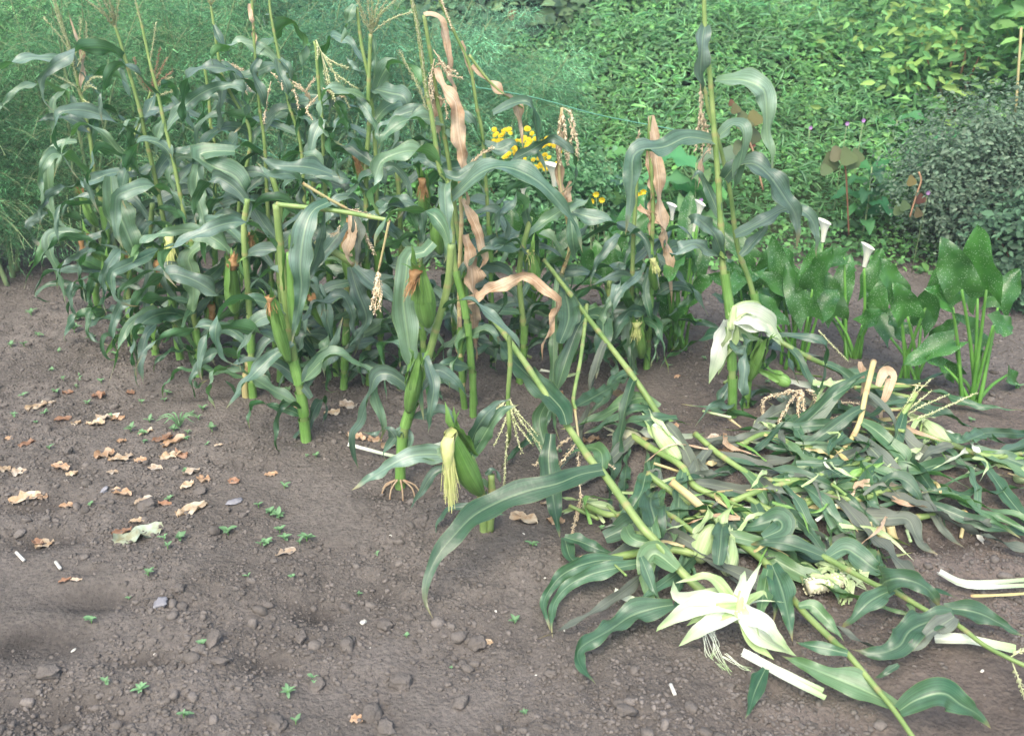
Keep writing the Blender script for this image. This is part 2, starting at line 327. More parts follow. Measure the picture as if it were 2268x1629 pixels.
def ribbon(mb, pts, width, up=(0, 0, 1), camk=.6, out=.5, roll=.5, fold=.35, wave=.16, n=32, kind='corn', rnd=None, c=(1, 1, 1), ragged=0, raw=False):
    rnd = rnd or random; C = pts if raw else cat(pts, n); n = len(C); T = tans(C)
    o = C[-1]-C[0]; o.z = 0; o = o.normalized() if o.length > 1e-4 else Vector((0, -1, 0))
    tc = (CAMP-C[n//2]); tc.z = 0; tc = tc.normalized()
    Dv = Vector(up)+o*out+tc*camk
    ln_ = sum((C[i+1]-C[i]).length for i in range(n-1))
    if kind == 'corn': width = min(width, ln_*.27)
    ph = rnd.random()*6.28; fr = rnd.uniform(1.5, 3.2); ph1, ph2 = rnd.random()*6.28, rnd.random()*6.28; wf = rnd.uniform(5, 10)*min(1.2, (C[0]-C[n//2]).length/.22)+1.5; ph3 = rnd.random()*6.28; pin = .13 if kind == 'corn' else 0
    S = [-1, -.72, -.4, -.08, .08, .4, .72, 1]; vs = []; uv = []; fs = []; prev = None
    for i in range(n):
        t = i/(n-1); N_ = Dv-T[i]*Dv.dot(T[i])
        if N_.length < .15: N_ = prev if prev else T[i].orthogonal()
        N_.normalize()
        if prev and N_.dot(prev) < 0 and N_.dot(prev) > -.3: N_ = (N_+prev*1.2).normalized()
        prev = N_.copy()
        a = roll*math.sin(ph+fr*t*3.1)*min(1, t*3); W0 = T[i].cross(N_); W = W0*math.cos(a)+N_*math.sin(a); N2 = N_*math.cos(a)-W0*math.sin(a)
        w = width*.5*wprof(t, kind)*(1+ragged*(rnd.random()-.5))*(1+pin*math.sin(ph3+t*9)); fo = fold*(1-.6*t)
        for s in S:
            wv = wave*width*math.sin(wf*t*3.1+(ph1 if s < 0 else ph2))*abs(s)**1.7*min(1, t*4)*min(1, (1-t)*5)
            if kind == 'husk': wv += .035*width*(1-t)*(-1)**int(round((s+1)*3.5))
            sc = 1-(.20 if kind == 'corn' else .04)*abs(s)*(.5+.5*math.sin(wf*t*3.1+(ph2 if s < 0 else ph1)))
            vs.append(C[i]+W*(s*w*sc*(1-.12*fo))+N2*(abs(s)*w*fo+wv)); uv.append((.5+s*.5, t))
    m = len(S)
    for i in range(n-1):
        for k in range(m-1): fs.append((i*m+k, i*m+k+1, (i+1)*m+k+1, (i+1)*m+k))
    mb.add(vs, fs, uv, c); return C
def pp(s, Y0=None, dep=0.0):
    """'u,v u,v,d ...' -> points; standing: at depth Y0 (+d), lying: d is the height above the soil"""
    L_ = [tuple(float(q) for q in a.split(',')) for a in s.split()]; out = []
    for i, a in enumerate(L_):
        t = i/max(1, len(L_)-1); d = a[2] if len(a) > 2 else None
        if Y0 is None: out.append(G(a[0], a[1], .03 if d is None else d))
        else: out.append(D(a[0], a[1], Y0+(dep*t if d is None else d)))
    return out
# ------------------------------------------------------------ corn parts
def lf(par, pts, width=.075, m='leaf', name='leaf', label=None, **k):
    mb = MB(); ribbon(mb, pts, width, **k); o = mb.build(name, M[m], par)
    if label: o['label'] = label
    return o
def auto_leaf(par, p, az, L_, width, e0=None, droop=None, m='leaf', name='leaf', rnd=random):
    e = R(e0 if e0 is not None else rnd.uniform(35, 65)); dr = droop if droop is not None else rnd.uniform(1.8, 3.2)
    n = 14; C = [p.copy()]; st = L_/n; kink = rnd.uniform(.3, .75); ks = rnd.uniform(.2, .9); az2 = rnd.uniform(-1.3, 1.3); wb = rnd.uniform(.1, .45); wq = rnd.uniform(5, 10); wp = rnd.random()*6
    for i in range(n):
        t = i/n; ee = e-dr*(t**1.25)-(ks if t > kink else 0)+wb*math.sin(t*wq+wp); a = az+az2*t*t
        q = C[-1]+Vector((math.cos(a)*math.cos(ee), math.sin(a)*math.cos(ee), math.sin(ee)))*st
        gz = float(hgt(q.x, q.y))+.03
        if q.z < gz: q.z = gz
        C.append(q)
    return lf(par, C, width, m, name, camk=rnd.uniform(-.1, .45), roll=rnd.uniform(.5, 1.7), wave=rnd.uniform(.12, .3), rnd=rnd, n=34, ragged=rnd.choice([0, 0, .08, .2]))
def ear(par, a, b, r=.026, silk='b', sd=(0, 0, -1), sl=.09, m='husk', label=None, ns=70):
    mb = MB(); a = Vector(a); b = Vector(b); ax = b-a; n = 16; seg = 20; T = ax.normalized(); A = T.orthogonal().normalized(); B = T.cross(A)
    bend = Vector((random.uniform(-1, 1), random.uniform(-1, 1), 0))*.008
    vs = []; uv = []; fs = []
    for i in range(n):
        t = i/(n-1); rr = r*(.42+.58*math.sin(math.pi*min(1, t/.9)**.75)) if t < .9 else r*.42*(1-(t-.9)/.1*.5)
        rr = r*(.40+.60*math.sin(math.pi*(t**.8)))
        c0 = a+ax*t+bend*math.sin(math.pi*t)
        for k in range(seg):
            an = 2*math.pi*k/seg; q = rr*(1+.07*math.cos(3*an+t*1.5)+.035*math.cos(8*an)+.02*math.sin(13*an+3*t))
            vs.append(c0+(A*math.cos(an)+B*math.sin(an))*q); uv.append((k/seg*2 if k <= seg/2 else 2-k/seg*2, t))
    for i in range(n-1):
        for k in range(seg): fs.append((i*seg+k, i*seg+(k+1) % seg, (i+1)*seg+(k+1) % seg, (i+1)*seg+k))
    fs.append(tuple(range(seg))[::-1]); fs.append(tuple((n-1)*seg+k for k in range(seg))); mb.add(vs, fs, uv)
    for k in range(4):      # loose husk tips
        an = random.random()*6.28; q = A*math.cos(an)+B*math.sin(an)
        ribbon(mb, [a+ax*.55+q*r*1.0, a+ax*.85+q*r*.85, b+T*.02+q*r*.6, b+T*random.uniform(.04, .08)+q*r*random.uniform(.6, 2)], r*1.1, up=tuple(q), camk=0, out=0, roll=.2, kind='husk', n=8)
    e = mb.build('ear', M[m], par)
    if label: e['label'] = label
    if silk:
        s = MB(); sd = Vector(sd).normalized()
        c0 = b-T*.006; K0 = cat([c0, c0+T*.018, c0+T*.022+(T*.35+sd).normalized()*sl*.4, c0+T*.02+sd*sl*.85], 9); vv = []; ff = []; A0 = sd.orthogonal().normalized(); B0 = sd.cross(A0)
        for i, p in enumerate(K0):
            rr_ = min(r, .026)*(.56+.16*math.sin(math.pi*min(1, i/5)))*(1-.8*max(0, (i-3)/5)**1.1)
            for k in range(12): an = k*math.pi/6; vv.append(p+((A if i < 2 else A0)*math.cos(an)+(B if i < 2 else B0)*math.sin(an))*rr_*random.uniform(.75, 1.2))
        s.add(vv, [(i*12+k, i*12+(k+1) % 12, (i+1)*12+(k+1) % 12, (i+1)*12+k) for i in range(8) for k in range(12)])
        for k in range(ns):
            an = random.random()*6.28; q = A*math.cos(an)+B*math.sin(an); j = Vector((random.gauss(0, 1), random.gauss(0, 1), random.gauss(0, 1)))
            l = sl*random.uniform(.5, 1.1); p0 = b-T*.012+q*r*.28*random.random()
            p1 = p0+T*.018+q*.005; p2 = p1+(T*.35+sd).normalized()*l*.45-q*.003+j*.003; p3 = p2+sd*l*.55+j*.004
            ribbon(s, [p0, p1, p2, p3], .0022, camk=1, roll=1, kind='flat', fold=0, wave=0, n=6)
        s.build('silk', M['silkb' if silk == 'b' else 'silkg'], e)
    return e
def spike(mb, pts, r=.005, sp_=.007, size=.010, seg=5, bare=0):
    C = cat(pts, 14); tube(mb, C, lambda t: .0016*(1-.4*t)+.0004, raw=True, seg=4)
    L_ = sum((C[i+1]-C[i]).length for i in range(13)); n = int(L_/sp_)
    C2 = cat(pts, max(4, n)); T = tans(C2)
    for i, p in enumerate(C2):
        t = i/len(C2)
        if t < bare: continue
        for k in range(3):
            an = random.random()*6.28; A = T[i].orthogonal().normalized(); B = T[i].cross(A); q = A*math.cos(an)+B*math.sin(an)
            s = size*random.uniform(.6, 1.1)*(1-.3*t); e = (T[i]*.85+q*.5).normalized(); sd = T[i].cross(q)*s*.28
            p0 = p+q*r*.2; pm = p0+e*s*.5+q*.0015; mb.add([p0, pm+sd, p0+e*s, pm-sd, pm+q*s*.22], [(0, 1, 4), (1, 2, 4), (2, 3, 4), (3, 0, 4)], None)
def tassel(par, lines, kind='g', size=.012, bare=.12, label=None):
    mb = MB()
    for l in lines: spike(mb, l, size=size, bare=bare)
    o = mb.build('tassel', M[{'g': 'tassg', 'd': 'tassd', 'b': 'tassb'}[kind]], par)
    if label: o['label'] = label
    return o
def auto_tassel(par, p, T, n=8, L_=.2, kind='g', spread=.6, grav=0.0):
    lines = []
    T = T.normalized(); A = T.orthogonal().normalized(); B = T.cross(A)
    for k in range(n):
        an = k*2.4+random.random(); s = spread*random.uniform(.4, 1.1) if k else .05; q = A*math.cos(an)+B*math.sin(an)
        d = (T+q*s).normalized(); b = p+T*(L_*.3*k/n); l = L_*random.uniform(.6, 1.0)*(1.2 if k == 0 else 1)
        g_ = Vector((0, 0, -1))*grav
        lines.append([p, b, b+d*l*.5+g_*l*.1, b+(d*1.0+g_*.6+q*.1)*l])
    return tassel(par, lines, kind)
def stalkm(par, C, r0, r1, m='stalk', name='stalk', vper=.14, cuts=None):
    mb = MB(); n = max(10, int(sum((Vector(C[i+1])-Vector(C[i])).length for i in range(len(C)-1))/.014)); K = cat(C, n)
    Ls = [0]
    for i in range(1, n): Ls.append(Ls[-1]+(K[i]-K[i-1]).length)
    tot = Ls[-1]
    def rr(t):
        s = (t*tot/vper) % 1; d = min(s, 1-s); return (r0+(r1-r0)*t)*(1+.16*math.exp(-(d/.06)**2)+.05*(s))
    tube(mb, K, rr, raw=True, seg=10, vper=vper); mb.build(name, M[m], par); return K
GC = 'standing sweetcorn plants in the plot'; GF = 'sweetcorn plants flattened on the soil'
def corn(base, path, label, r0=.014, r1=.006, nl=9, f0=.08, f1=.8, seed=1, yoff=0, m='stalk', group=GC, dpath=0.0, Ls=(.36, .60), sheath=True, wl=(.036, .064)):
    r0 *= .85; b = G(*base); Y0 = b.y+yoff; P = [b-Vector((0, 0, .02))]+[q for q in pp(path, Y0, dpath)]
    t = thing('corn_plant', b, label, 'corn plant', group); t_Y[t.name] = Y0
    K = stalkm(t, P, r0, r1, m); rnd = random.Random(seed); a0 = rnd.uniform(0, 6.28) if rnd.random() < .35 else rnd.choice([0, math.pi])+rnd.uniform(-.7, .7)
    if sheath:          # leaf sheaths wrapped round the lower stalk
        mb = MB(); n = len(K)
        for q in range(3):
            i0 = int(n*(.02+.13*q)); i1 = min(n-1, i0+max(5, int(n*.13))); seg = K[i0:i1]
            off = Vector((rnd.uniform(-1, 1), rnd.uniform(-1, .2), 0))*.004
            tube(mb, [s+off*(k/len(seg)) for k, s in enumerate(seg)], lambda t, r=r0: r*(1.28-.10*t+(.22*max(0, t-.85)/.15)), raw=True, seg=10, cap=False)
        mb.build('leaf_sheath', M['husk'], t)
    nl += 3 if nl > 4 else 0;
    for k in range(nl):
        f = f0+(f1-f0)*k/max(1, nl-1)+rnd.uniform(-.02, .02); p = K[min(len(K)-1, max(0, int(f*(len(K)-1))))]
        az = a0+math.pi*(k % 2)+rnd.uniform(-.5, .5); L_ = rnd.uniform(*Ls)*(1-.35*max(0, f-.5))*(.75 if k == 0 else 1)
        auto_leaf(t, p, az, L_, rnd.uniform(*wl), rnd=rnd)
    if nl > 4:
        for k in range(3): auto_leaf(t, K[int(len(K)*rnd.uniform(.04, .2))], rnd.uniform(0, 6.28), rnd.uniform(.25, .42), rnd.uniform(.03, .045), m='leafb', rnd=rnd)
    return t, K, Y0
t_Y = {}
def L(t, s, w=.075, dep=0, **k):
    if k.get('m') == 'dry': w *= .8; k.setdefault('wave', .38); k['ragged'] = max(.22, k.get('ragged', 0)); k['roll'] = max(.55, k.get('roll', 0))
    return lf(t, pp(s, t_Y[t.name], dep), w*.84, **k)
def LT(t, lines, kind='g', dep=-.05, **k):
    return tassel(t, [pp(s, t_Y[t.name], dep) for s in lines], kind, **k)
def LS(t, s, r0=.008, r1=.006, m='stalk', **k): return stalkm(t, pp(s, t_Y[t.name]), r0, r1, m, **k)
def LE(t, a, b, r=.026, **k):
    Y = t_Y[t.name]; return ear(t, D(*a, Y-.03), D(*b, Y-.10), r, **k)
# ============================================================ STANDING CORN
random.seed(11)
# front row
t, K, Y0 = corn((678, 975), '668,880 645,760 628,620 612,452', 'front corn plant with its top snapped over to the right', .017, .011, nl=5, f1=.9, f0=.2, seed=3)
LS(t, '612,452 742,466,-.02 862,487,-.04', .0075, .006)
LS(t, '862,487,-.04 850,545,-.04 838,600,-.04', .004, .003, 'stalkd')
LT(t, ['838,600 834,650 830,692', '838,602 842,645 840,685', '838,605 830,640 822,680'], 'd', bare=0, size=.016)
L(t, '728,447,-.02 693,467,-.06 675,510,-.1 665,585,-.12 668,636,-.12 660,686,-.12 646,760,-.1', .085, camk=1.2, roll=.25, out=.1)
L(t, '660,640 690,590 712,520 720,460', .06); L(t, '650,760,-.02 600,790,-.06 560,830,-.1 540,850,-.1 500,905,-.1', .06, camk=.9)
L(t, '690,880,-.01 650,830 600,800 530,800 470,830', .05, camk=.5); L(t, '668,870 700,800 735,770 760,700', .055); L(t, '640,740 605,700 560,720 530,790 535,830', .06)
L(t, '680,975 672,900 665,860', .02, m='dry'); L(t, '668,950 650,980 632,1020', .03)
LE(t, (655, 740), (640, 560), .022, silk=None); LE(t, (640, 800), (600, 660), .020, silk='b', sl=.05)
t, K, Y0 = corn((885, 1075), '893,970 912,890 945,800 965,730 990,640 1000,540', 'corn plant with exposed brown roots and a fat green ear with brown silk', .016, .010, nl=4, f0=.3, f1=.95, seed=8)
LE(t, (948, 720), (930, 600), .030, silk='b', sd=(-.25, -.3, -.6), sl=.075, label='fat green ear with brown silk')
LE(t, (905, 910), (925, 800), .022, silk=None)
L(t, '959,535,0 935,560,-.01 906,565,-.02 899,611,-.03 893,661,-.03 898,711,-.04 910,786,-.04 928,850,-.04 938,930,-.05', .09, camk=1.3, roll=.2, out=0)
L(t, '920,870 870,830 835,832 820,870 800,930 780,960 785,1010 795,1040', .06, camk=.9, roll=.5); L(t, '915,880,-.04 960,820 1000,835 1030,870 1045,880', .055, camk=.8)
L(t, '900,1000 905,970 890,950 870,975 850,1000 855,1020', .05, camk=.8); L(t, '940,780 960,850,-.08 955,900,-.1 948,960,-.1', .05, camk=1)
L(t, '895,1000 860,950 830,960 800,955', .04)
mb = MB()
for k in range(9):
    a = k*.7; q = G(885+10*math.cos(a), 1062, .05); e = q+Vector((.05*math.cos(a), .04*math.sin(a), -.07)); tube(mb, [q, (q+e)/2+Vector((.012*math.cos(a), 0, .012)), e], .0028, n=6, seg=5)
mb.build('root', M['root'], t)
t, K, Y0 = corn((1048, 925), '1044,812 1029,681 1012,610 1004,545 994,410 974,377 961,289 954,245 944,200 925,60 908,-20', 'tall thin corn plant with one long straight pale tassel reaching the top edge', .012, .006, nl=3, f0=.15, f1=.6, seed=5)
LT(t, ['950,245 938,150 925,60 908,-20 900,-60', '945,240 930,200 905,150 885,112'], 'g', dep=-.03, bare=0, size=.015)
L(t, '1000,440 1060,385,-.05 1120,370,-.1 1190,400,-.12 1240,450,-.12 1275,500,-.1 1290,560,-.1', .085, camk=1, roll=.3)
L(t, '976,380 1010,392 1040,375 1090,345', .05, camk=.8)
t, K, Y0 = corn((1030, 905), '1020,780 1017,636 1019,560 1022,485 1019,402 1032,377', 'corn plant with a tan drying stalk and large crumpled brown leaves', .011, .006, nl=3, seed=12, m='stalkd', f0=.1, f1=.4)
LT(t, ['1019,402 1032,377 1060,345 1090,326'], 'd', bare=0, size=.016)
L(t, '1024,440 1040,470,-.03 1062,520,-.05 1070,570,-.05 1060,600,-.05 1062,620', .055, m='dry', name='dry_leaf', camk=1.2, roll=.3)
L(t, '1030,520 1040,560,-.05 1045,610,-.07 1048,650,-.07 1052,720 1056,800', .09, m='dry', name='dry_leaf', camk=1.4, roll=.2, ragged=.3)
L(t, '1020,680,-.02 1060,655,-.08 1120,628,-.12 1165,610,-.15 1205,640,-.17 1236,672,-.17 1225,705,-.17 1205,760,-.16 1200,800,-.15', .07, m='dry', name='dry_leaf', camk=.9, roll=.25, label='long bleached brown leaf arching to the right')
L(t, '1018,700,-.02 1018,760 1024,840', .04, m='dry', name='dry_leaf', camk=1.3)
t, K, Y0 = corn((1052, 895), '1030,650 1000,400 979,271 969,226 959,151 946,75 939,33', 'corn plant with a yellowing top and long dried leaf hanging from it', .011, .006, nl=3, seed=14, f0=.2, f1=.6)
L(t, '939,33 955,30 975,45 990,95 1000,180 1007,260', .045, m='dry', name='dry_leaf', camk=1, roll=.3)
L(t, '965,150 985,200,-.04 1008,225,-.06 1015,290,-.06 1025,350,-.06 1030,410,-.05 1038,480,-.05', .075, m='dry', name='dry_leaf', camk=1.3, roll=.2)
L(t, '962,180 970,260 975,320', .04, m='dry', name='dry_leaf', camk=1.2)
LT(t, ['960,150 975,140 995,165 1022,172', '960,110 985,145 1010,160', '965,180 955,230 965,290', '962,210 985,225 990,260', '962,130 955,170 958,215', '965,150 950,190 957,235'], 'd', dep=-.04, size=.014)
L(t, '979,271 930,262,-.05 890,270,-.08 850,300,-.1 838,330,-.1', .085, camk=.9); L(t, '979,275 960,250 920,255 880,300 860,360', .06)
L(t, '985,290 1010,320 1040,360 1075,400', .06)
# plant behind with stems bending right
t, K, Y0 = corn((1092, 800), '1085,560 1070,314 1057,241 1049,188 1039,141 999,55 974,0 965,-40', 'corn plant with bent top, stem and dry leaf hanging right above yellow flowers', .010, .005, nl=5, seed=15, f0=.15, f1=.6)
LS(t, '1039,121 1070,163 1105,200 1160,240', .005, .003); L(t, '1045,145 1075,175 1110,205 1140,225 1152,270 1158,330', .06, m='dry', name='dry_leaf', camk=1, ragged=.2)
L(t, '1022,90 1030,125 1045,165 1052,200', .03, m='dry', name='dry_leaf', camk=1); LT(t, ['965,-30 985,20 1000,60'], 'd', bare=0)
L(t, '1092,250 1130,230,-.02 1170,225,-.05 1185,260 1190,320 1215,400', .055, camk=.9); L(t, '1070,314 1100,330 1140,320 1160,360', .07)
# plant with dried double tassel
t, K, Y0 = corn((1245, 800), '1238,640 1262,540 1240,400 1238,300 1245,238', 'corn plant with a bent straw coloured dried top in front of the yellow flowers', .010, .005, nl=5, seed=16, f0=.1, f1=.5, m='stalkd')
LT(t, ['1245,238 1262,250 1275,300 1280,350', '1245,238 1250,280 1255,350', '1258,262 1268,290 1262,330 1258,360', '1245,240 1238,300 1240,360'], 'd', dep=-.03, size=.018, bare=.1)
L(t, '1244,290 1236,340 1240,400 1260,470 1280,540', .05, m='dry', name='dry_leaf', camk=1.3); L(t, '1262,400 1256,450 1270,500 1290,540', .05, m='dry', name='dry_leaf', camk=1.3)
L(t, '1268,470,-.05 1300,478,-.08 1350,490,-.1 1395,515,-.1', .09, camk=.9); L(t, '1240,440 1262,480,-.1 1270,540,-.12 1280,600', .06, camk=1.2)
# P7 pair
t, K, Y0 = corn((1405, 820), '1398,700 1400,630 1403,522 1407,460 1410,400 1415,330', 'corn plant with a yellow-silked ear low down and a small white dried tassel', .012, .006, nl=5, seed=17, f0=.1, f1=.5, Ls=(.35, .5))
LE(t, (1420, 790), (1412, 715), .026, silk='g', sl=.06, sd=(0, -.3, -1)); LT(t, ['1415,340 1412,310 1416,292'], 'd', bare=0, size=.015)
L(t, '1407,460 1430,470 1440,490', .03, m='dry', name='dry_leaf')
t, K, Y0 = corn((1432, 815), '1440,680 1443,548 1446,485 1444,400 1438,300 1440,256', 'corn plant with a broad dried tan leaf hanging from its bent top', .012, .006, nl=6, seed=18, f0=.1, f1=.55, Ls=(.35, .5))
LE(t, (1452, 640), (1446, 575), .018, silk='g', sl=.05, sd=(.3, -.3, -1))
L(t, '1440,256 1448,300 1452,350 1458,400 1462,470 1475,530 1484,600 1488,680', .075, m='dry', name='dry_leaf', camk=1.4, roll=.25, ragged=.15, label='broad dried tan leaf')
L(t, '1441,300 1436,350 1442,410 1440,470 1438,540', .045, m='dry', name='dry_leaf', camk=1.2); L(t, '1415,455 1430,470 1445,480 1462,500 1470,560', .05, m='dry', name='dry_leaf', camk=1)
L(t, '1446,575 1430,640,-.05 1440,700,-.08 1450,760 1458,800', .045, camk=1.2); L(t, '1420,660 1400,700,-.05 1395,750,-.08 1402,800,-.08 1410,850', .07, camk=1.3); L(t, '1446,560 1480,590 1540,650 1570,700', .05)
# right pair
t, K, Y0 = corn((1622, 922), '1622,860 1620,760 1616,688 1601,590 1599,535 1594,460 1591,402 1584,314 1581,276 1574,186 1567,113 1561,55 1559,-30', 'tallest corn plant on the right, standing over the hanging white husk', .015, .006, nl=3, seed=21, f0=.02, f1=.2)
L(t, '1584,178 1637,176,-.06 1682,191,-.1 1696,216,-.1 1700,300,-.1 1715,390,-.1', .085, camk=.9, roll=.2)
L(t, '1579,312 1523,304,-.04 1473,325,-.08 1423,332,-.12 1402,350,-.14 1400,402,-.15 1393,470,-.15 1385,522,-.14', .095, camk=.9, roll=.25)
L(t, '1561,55 1556,85,-.04 1554,120,-.05 1552,160,-.04 1556,205', .07, camk=1.3, roll=.2)
L(t, '1594,299 1624,276,-.03 1645,285,-.06 1645,330,-.06 1632,385,-.05 1620,430', .07, camk=1, roll=.3)
L(t, '1605,395,-.01 1626,372,-.04 1665,362,-.08 1700,385,-.12 1740,440,-.14 1765,485,-.14 1765,550,-.13', .10, camk=1, roll=.25)
L(t, '1629,520 1680,495,-.03 1735,465,-.05 1775,465,-.08 1805,500,-.09 1808,570,-.09', .07, camk=.8, roll=.3)
L(t, '1596,570 1561,552,-.05 1536,540,-.08 1503,555,-.1 1488,570', .07, camk=.8); L(t, '1600,565 1584,522,-.03 1561,497,-.05 1539,482,-.06 1525,500', .07, camk=.9)
L(t, '1596,570 1610,578,-.02 1628,575', .05); L(t, '1640,565 1660,545 1690,508 1705,470', .045, camk=.7)
L(t, '1594,480 1560,400 1545,380 1530,400', .05, camk=.7)
t, K, Y0 = corn((1652, 900), '1660,800 1674,698 1662,628 1639,565 1629,520 1619,435 1609,384 1591,309 1570,250 1562,200 1551,178', 'slanting corn plant close behind the tallest right one, with drooping dry tassel', .013, .005, nl=3, seed=22, f0=.02, f1=.2)
LT(t, ['1551,178 1553,230 1548,290', '1551,230 1560,280 1566,320', '1553,240 1545,290 1542,330', '1556,250 1570,300 1572,335', '1553,245 1558,290 1555,340'], 'd', dep=.03, size=.016)
L(t, '1575,330 1560,345 1545,420,0', .03, m='dry', name='dry_leaf'); L(t, '1660,800 1700,760 1740,790 1770,850', .06); L(t, '1615,850,-.02 1590,900,-.06 1575,950,-.06', .06, camk=1.2)
LE(t, (1660, 840), (1690, 760), .02, silk=None)
# left block
t, K, Y0 = corn((225, 700), '212,640 236,570 231,480 219,425 211,402 201,314 193,276 186,226 176,201 161,126 151,95 126,12', 'leftmost corn plant with a tall tassel and a pink-brown dried leaf at its top', .014, .005, nl=7, seed=31, f0=.1, f1=.83, Ls=(.4, .55))
LT(t, ['176,201 155,110 135,60 115,-10', '165,140 140,90 98,40', '160,120 130,30 118,-20', '160,130 175,90 178,40', '180,210 200,175 222,170', '185,215 165,190 120,165', '180,215 205,235 238,255', '170,150 190,100 192,50', '186,195 200,190 212,195'], 'g', size=.013)
L(t, '176,201 182,150 180,110 165,70 150,25', .035, m='dry', name='dry_leaf', camk=1); L(t, '161,120 175,150 200,185 222,210 235,222', .035, camk=1.1)
L(t, '172,188 145,195,-.03 120,225,-.05 118,270,-.05 112,320', .05, camk=.9); L(t, '200,290 160,265,-.04 110,260,-.06 80,270,-.08', .08, camk=.9)
L(t, '170,313,-.05 128,320,-.08 108,360,-.1 108,420,-.1 118,470,-.1 150,510,-.1 170,525,-.1', .06, camk=1.1, roll=.3)
L(t, '190,520,-.1 155,512,-.12 110,520,-.12 112,560,-.12 130,600,-.12 140,640,-.1 165,675,-.1', .06, camk=1); L(t, '235,515,-.1 200,530,-.12 180,570,-.12 178,615,-.1', .065, camk=1.2)
L(t, '112,566,-.05 80,575,-.05 62,590', .05); L(t, '178,620,-.08 190,650,-.08 200,690', .055, camk=1.3)
LE(t, (215, 500), (185, 435), .02, silk='b', sd=(-.3, 0, 1), sl=.03); LE(t, (245, 605), (190, 525), .024, silk='b', sd=(-.1, -.2, -1), sl=.09); LE(t, (250, 600), (200, 545), .022, silk=None)
t, K, Y0 = corn((400, 800), '378,640 367,510 362,485 347,409 337,364 319,289 312,251 281,141 261,75 254,55', 'corn plant with a bushy yellow silk tuft and forked pale tassel at the top left', .014, .005, nl=7, seed=32, f0=.1, f1=.85, Ls=(.4, .6))
LT(t, ['254,58 230,30 185,-5', '254,55 245,30 225,-10', '254,55 250,25 238,-10', '256,60 260,25 264,-10', '254,60 235,35 215,0', '255,56 248,20 232,-20'], 'g', size=.013)
LE(t, (382, 640), (375, 525), .024, silk='g', sd=(.1, -.5, -.8), sl=.10, label='ear with a bushy yellow silk tuft', ns=160)
L(t, '281,141 265,145 270,160 285,190', .04); L(t, '312,262 350,250,-.03 330,280', .05); L(t, '312,262 285,270,-.04 262,300,-.05', .04)
L(t, '335,364 305,385,-.05 275,380,-.08 268,350,-.08', .07, camk=.9); L(t, '270,380,-.06 240,385,-.08 205,400,-.1 180,405', .08, camk=.8)
L(t, '245,390,-.1 250,440,-.12 275,500,-.14 300,560,-.14 325,600', .12, camk=1.4, roll=.2); L(t, '330,570,-.1 330,640,-.12 320,700,-.12 330,730', .06, camk=1.2)
t, K, Y0 = corn((442, 815), '432,660 425,573 415,510 407,472 395,410 382,347 362,264 347,196 332,138 314,55 301,5', 'slim corn plant with thin pale top just right of the forked pale tassel', .012, .004, nl=7, seed=33, f0=.1, f1=.78, Ls=(.4, .6))
LT(t, ['314,55 301,5 296,-30', '332,138 340,90 345,50'], 'g', size=.009); L(t, '362,264 350,300 345,350', .06, camk=1.2)
L(t, '380,350 385,340 420,330 460,330', .06); L(t, '520,335,-.1 470,335,-.12 440,345,-.12 475,370,-.14 520,390,-.14 545,430,-.14 560,470', .11, camk=1.2, roll=.25); L(t, '440,365,-.05 435,420,-.08 450,480,-.1 455,530,-.1', .08, camk=1.3)
L(t, '470,525,-.1 420,565,-.12 425,600,-.12 428,660,-.12 420,720,-.12', .09, camk=1.2, roll=.3)
t, K, Y0 = corn((305, 740), '295,560 289,352 301,289 317,251 334,201', 'corn plant with a stiff brown fan-shaped tassel in front of the feathery bush', .010, .004, nl=6, seed=34, f0=.1, f1=.8, Ls=(.35, .5))
LT(t, ['334,201 345,150 355,108', '334,201 350,165 368,130', '334,201 310,170 297,130', '334,201 360,175 382,157'], 'b', size=.013, bare=0); LT(t, ['334,204 360,180 380,170', '334,215 370,205 408,192', '330,205 312,185 300,160'], 'g', size=.012)
LE(t, (300, 690), (285, 640), .022, silk='b', sl=.09); LE(t, (275, 610), (280, 540), .02, silk='b', sl=.08)
t, K, Y0 = corn((520, 790), '525,600 530,450 555,302 515,214 495,176 485,133 474,60 467,10', 'corn plant with a pale grey drooping top leaf left of the row middle', .012, .004, nl=6, seed=35, f0=.15, f1=.83)
LT(t, ['467,15 455,-20', '467,15 466,-25', '468,12 480,-20'], 'g', size=.012); L(t, '472,52 482,75,-.02 495,100,-.03 515,135', .035, camk=1.2)
L(t, '475,175 492,190,-.03 490,230,-.04 485,300', .055, camk=1.2); L(t, '470,180 500,182,-.03 515,172', .05, camk=1); L(t, '482,140 510,150 530,190 548,240', .06); L(t, '380,215 400,240 420,270 445,310', .045, camk=.8)
LE(t, (545, 590), (530, 520), .02, silk='b', sl=.04, sd=(.2, 0, .6))
t, K, Y0 = corn((480, 760), '478,600 475,314 467,281 462,209 452,141', 'short corn plant with snapped top and tan tassel folded over it', .011, .005, nl=6, seed=36, f0=.1, f1=.85)
LT(t, ['452,141 480,135 520,145 545,160', '520,145 530,180 545,205', '525,148 545,175 555,200', '520,145 528,165 523,185'], 'd', size=.014); L(t, '467,281 450,290,-.02 440,300', .05)
t, K, Y0 = corn((610, 800), '600,600 590,400 585,307 575,239 565,121 558,0 555,-30', 'corn plant with a reddish dry leaf at its very top edge', .011, .004, nl=6, seed=37, f0=.15, f1=.85)
L(t, '552,8 556,40,-.01 562,70 567,115', .03, m='dry', name='dry_leaf', camk=1.2); L(t, '570,130 565,160,-.02 580,185', .06, camk=1.2); L(t, '575,130 560,160,-.03 582,210,-.04 590,250', .05, camk=1.2)
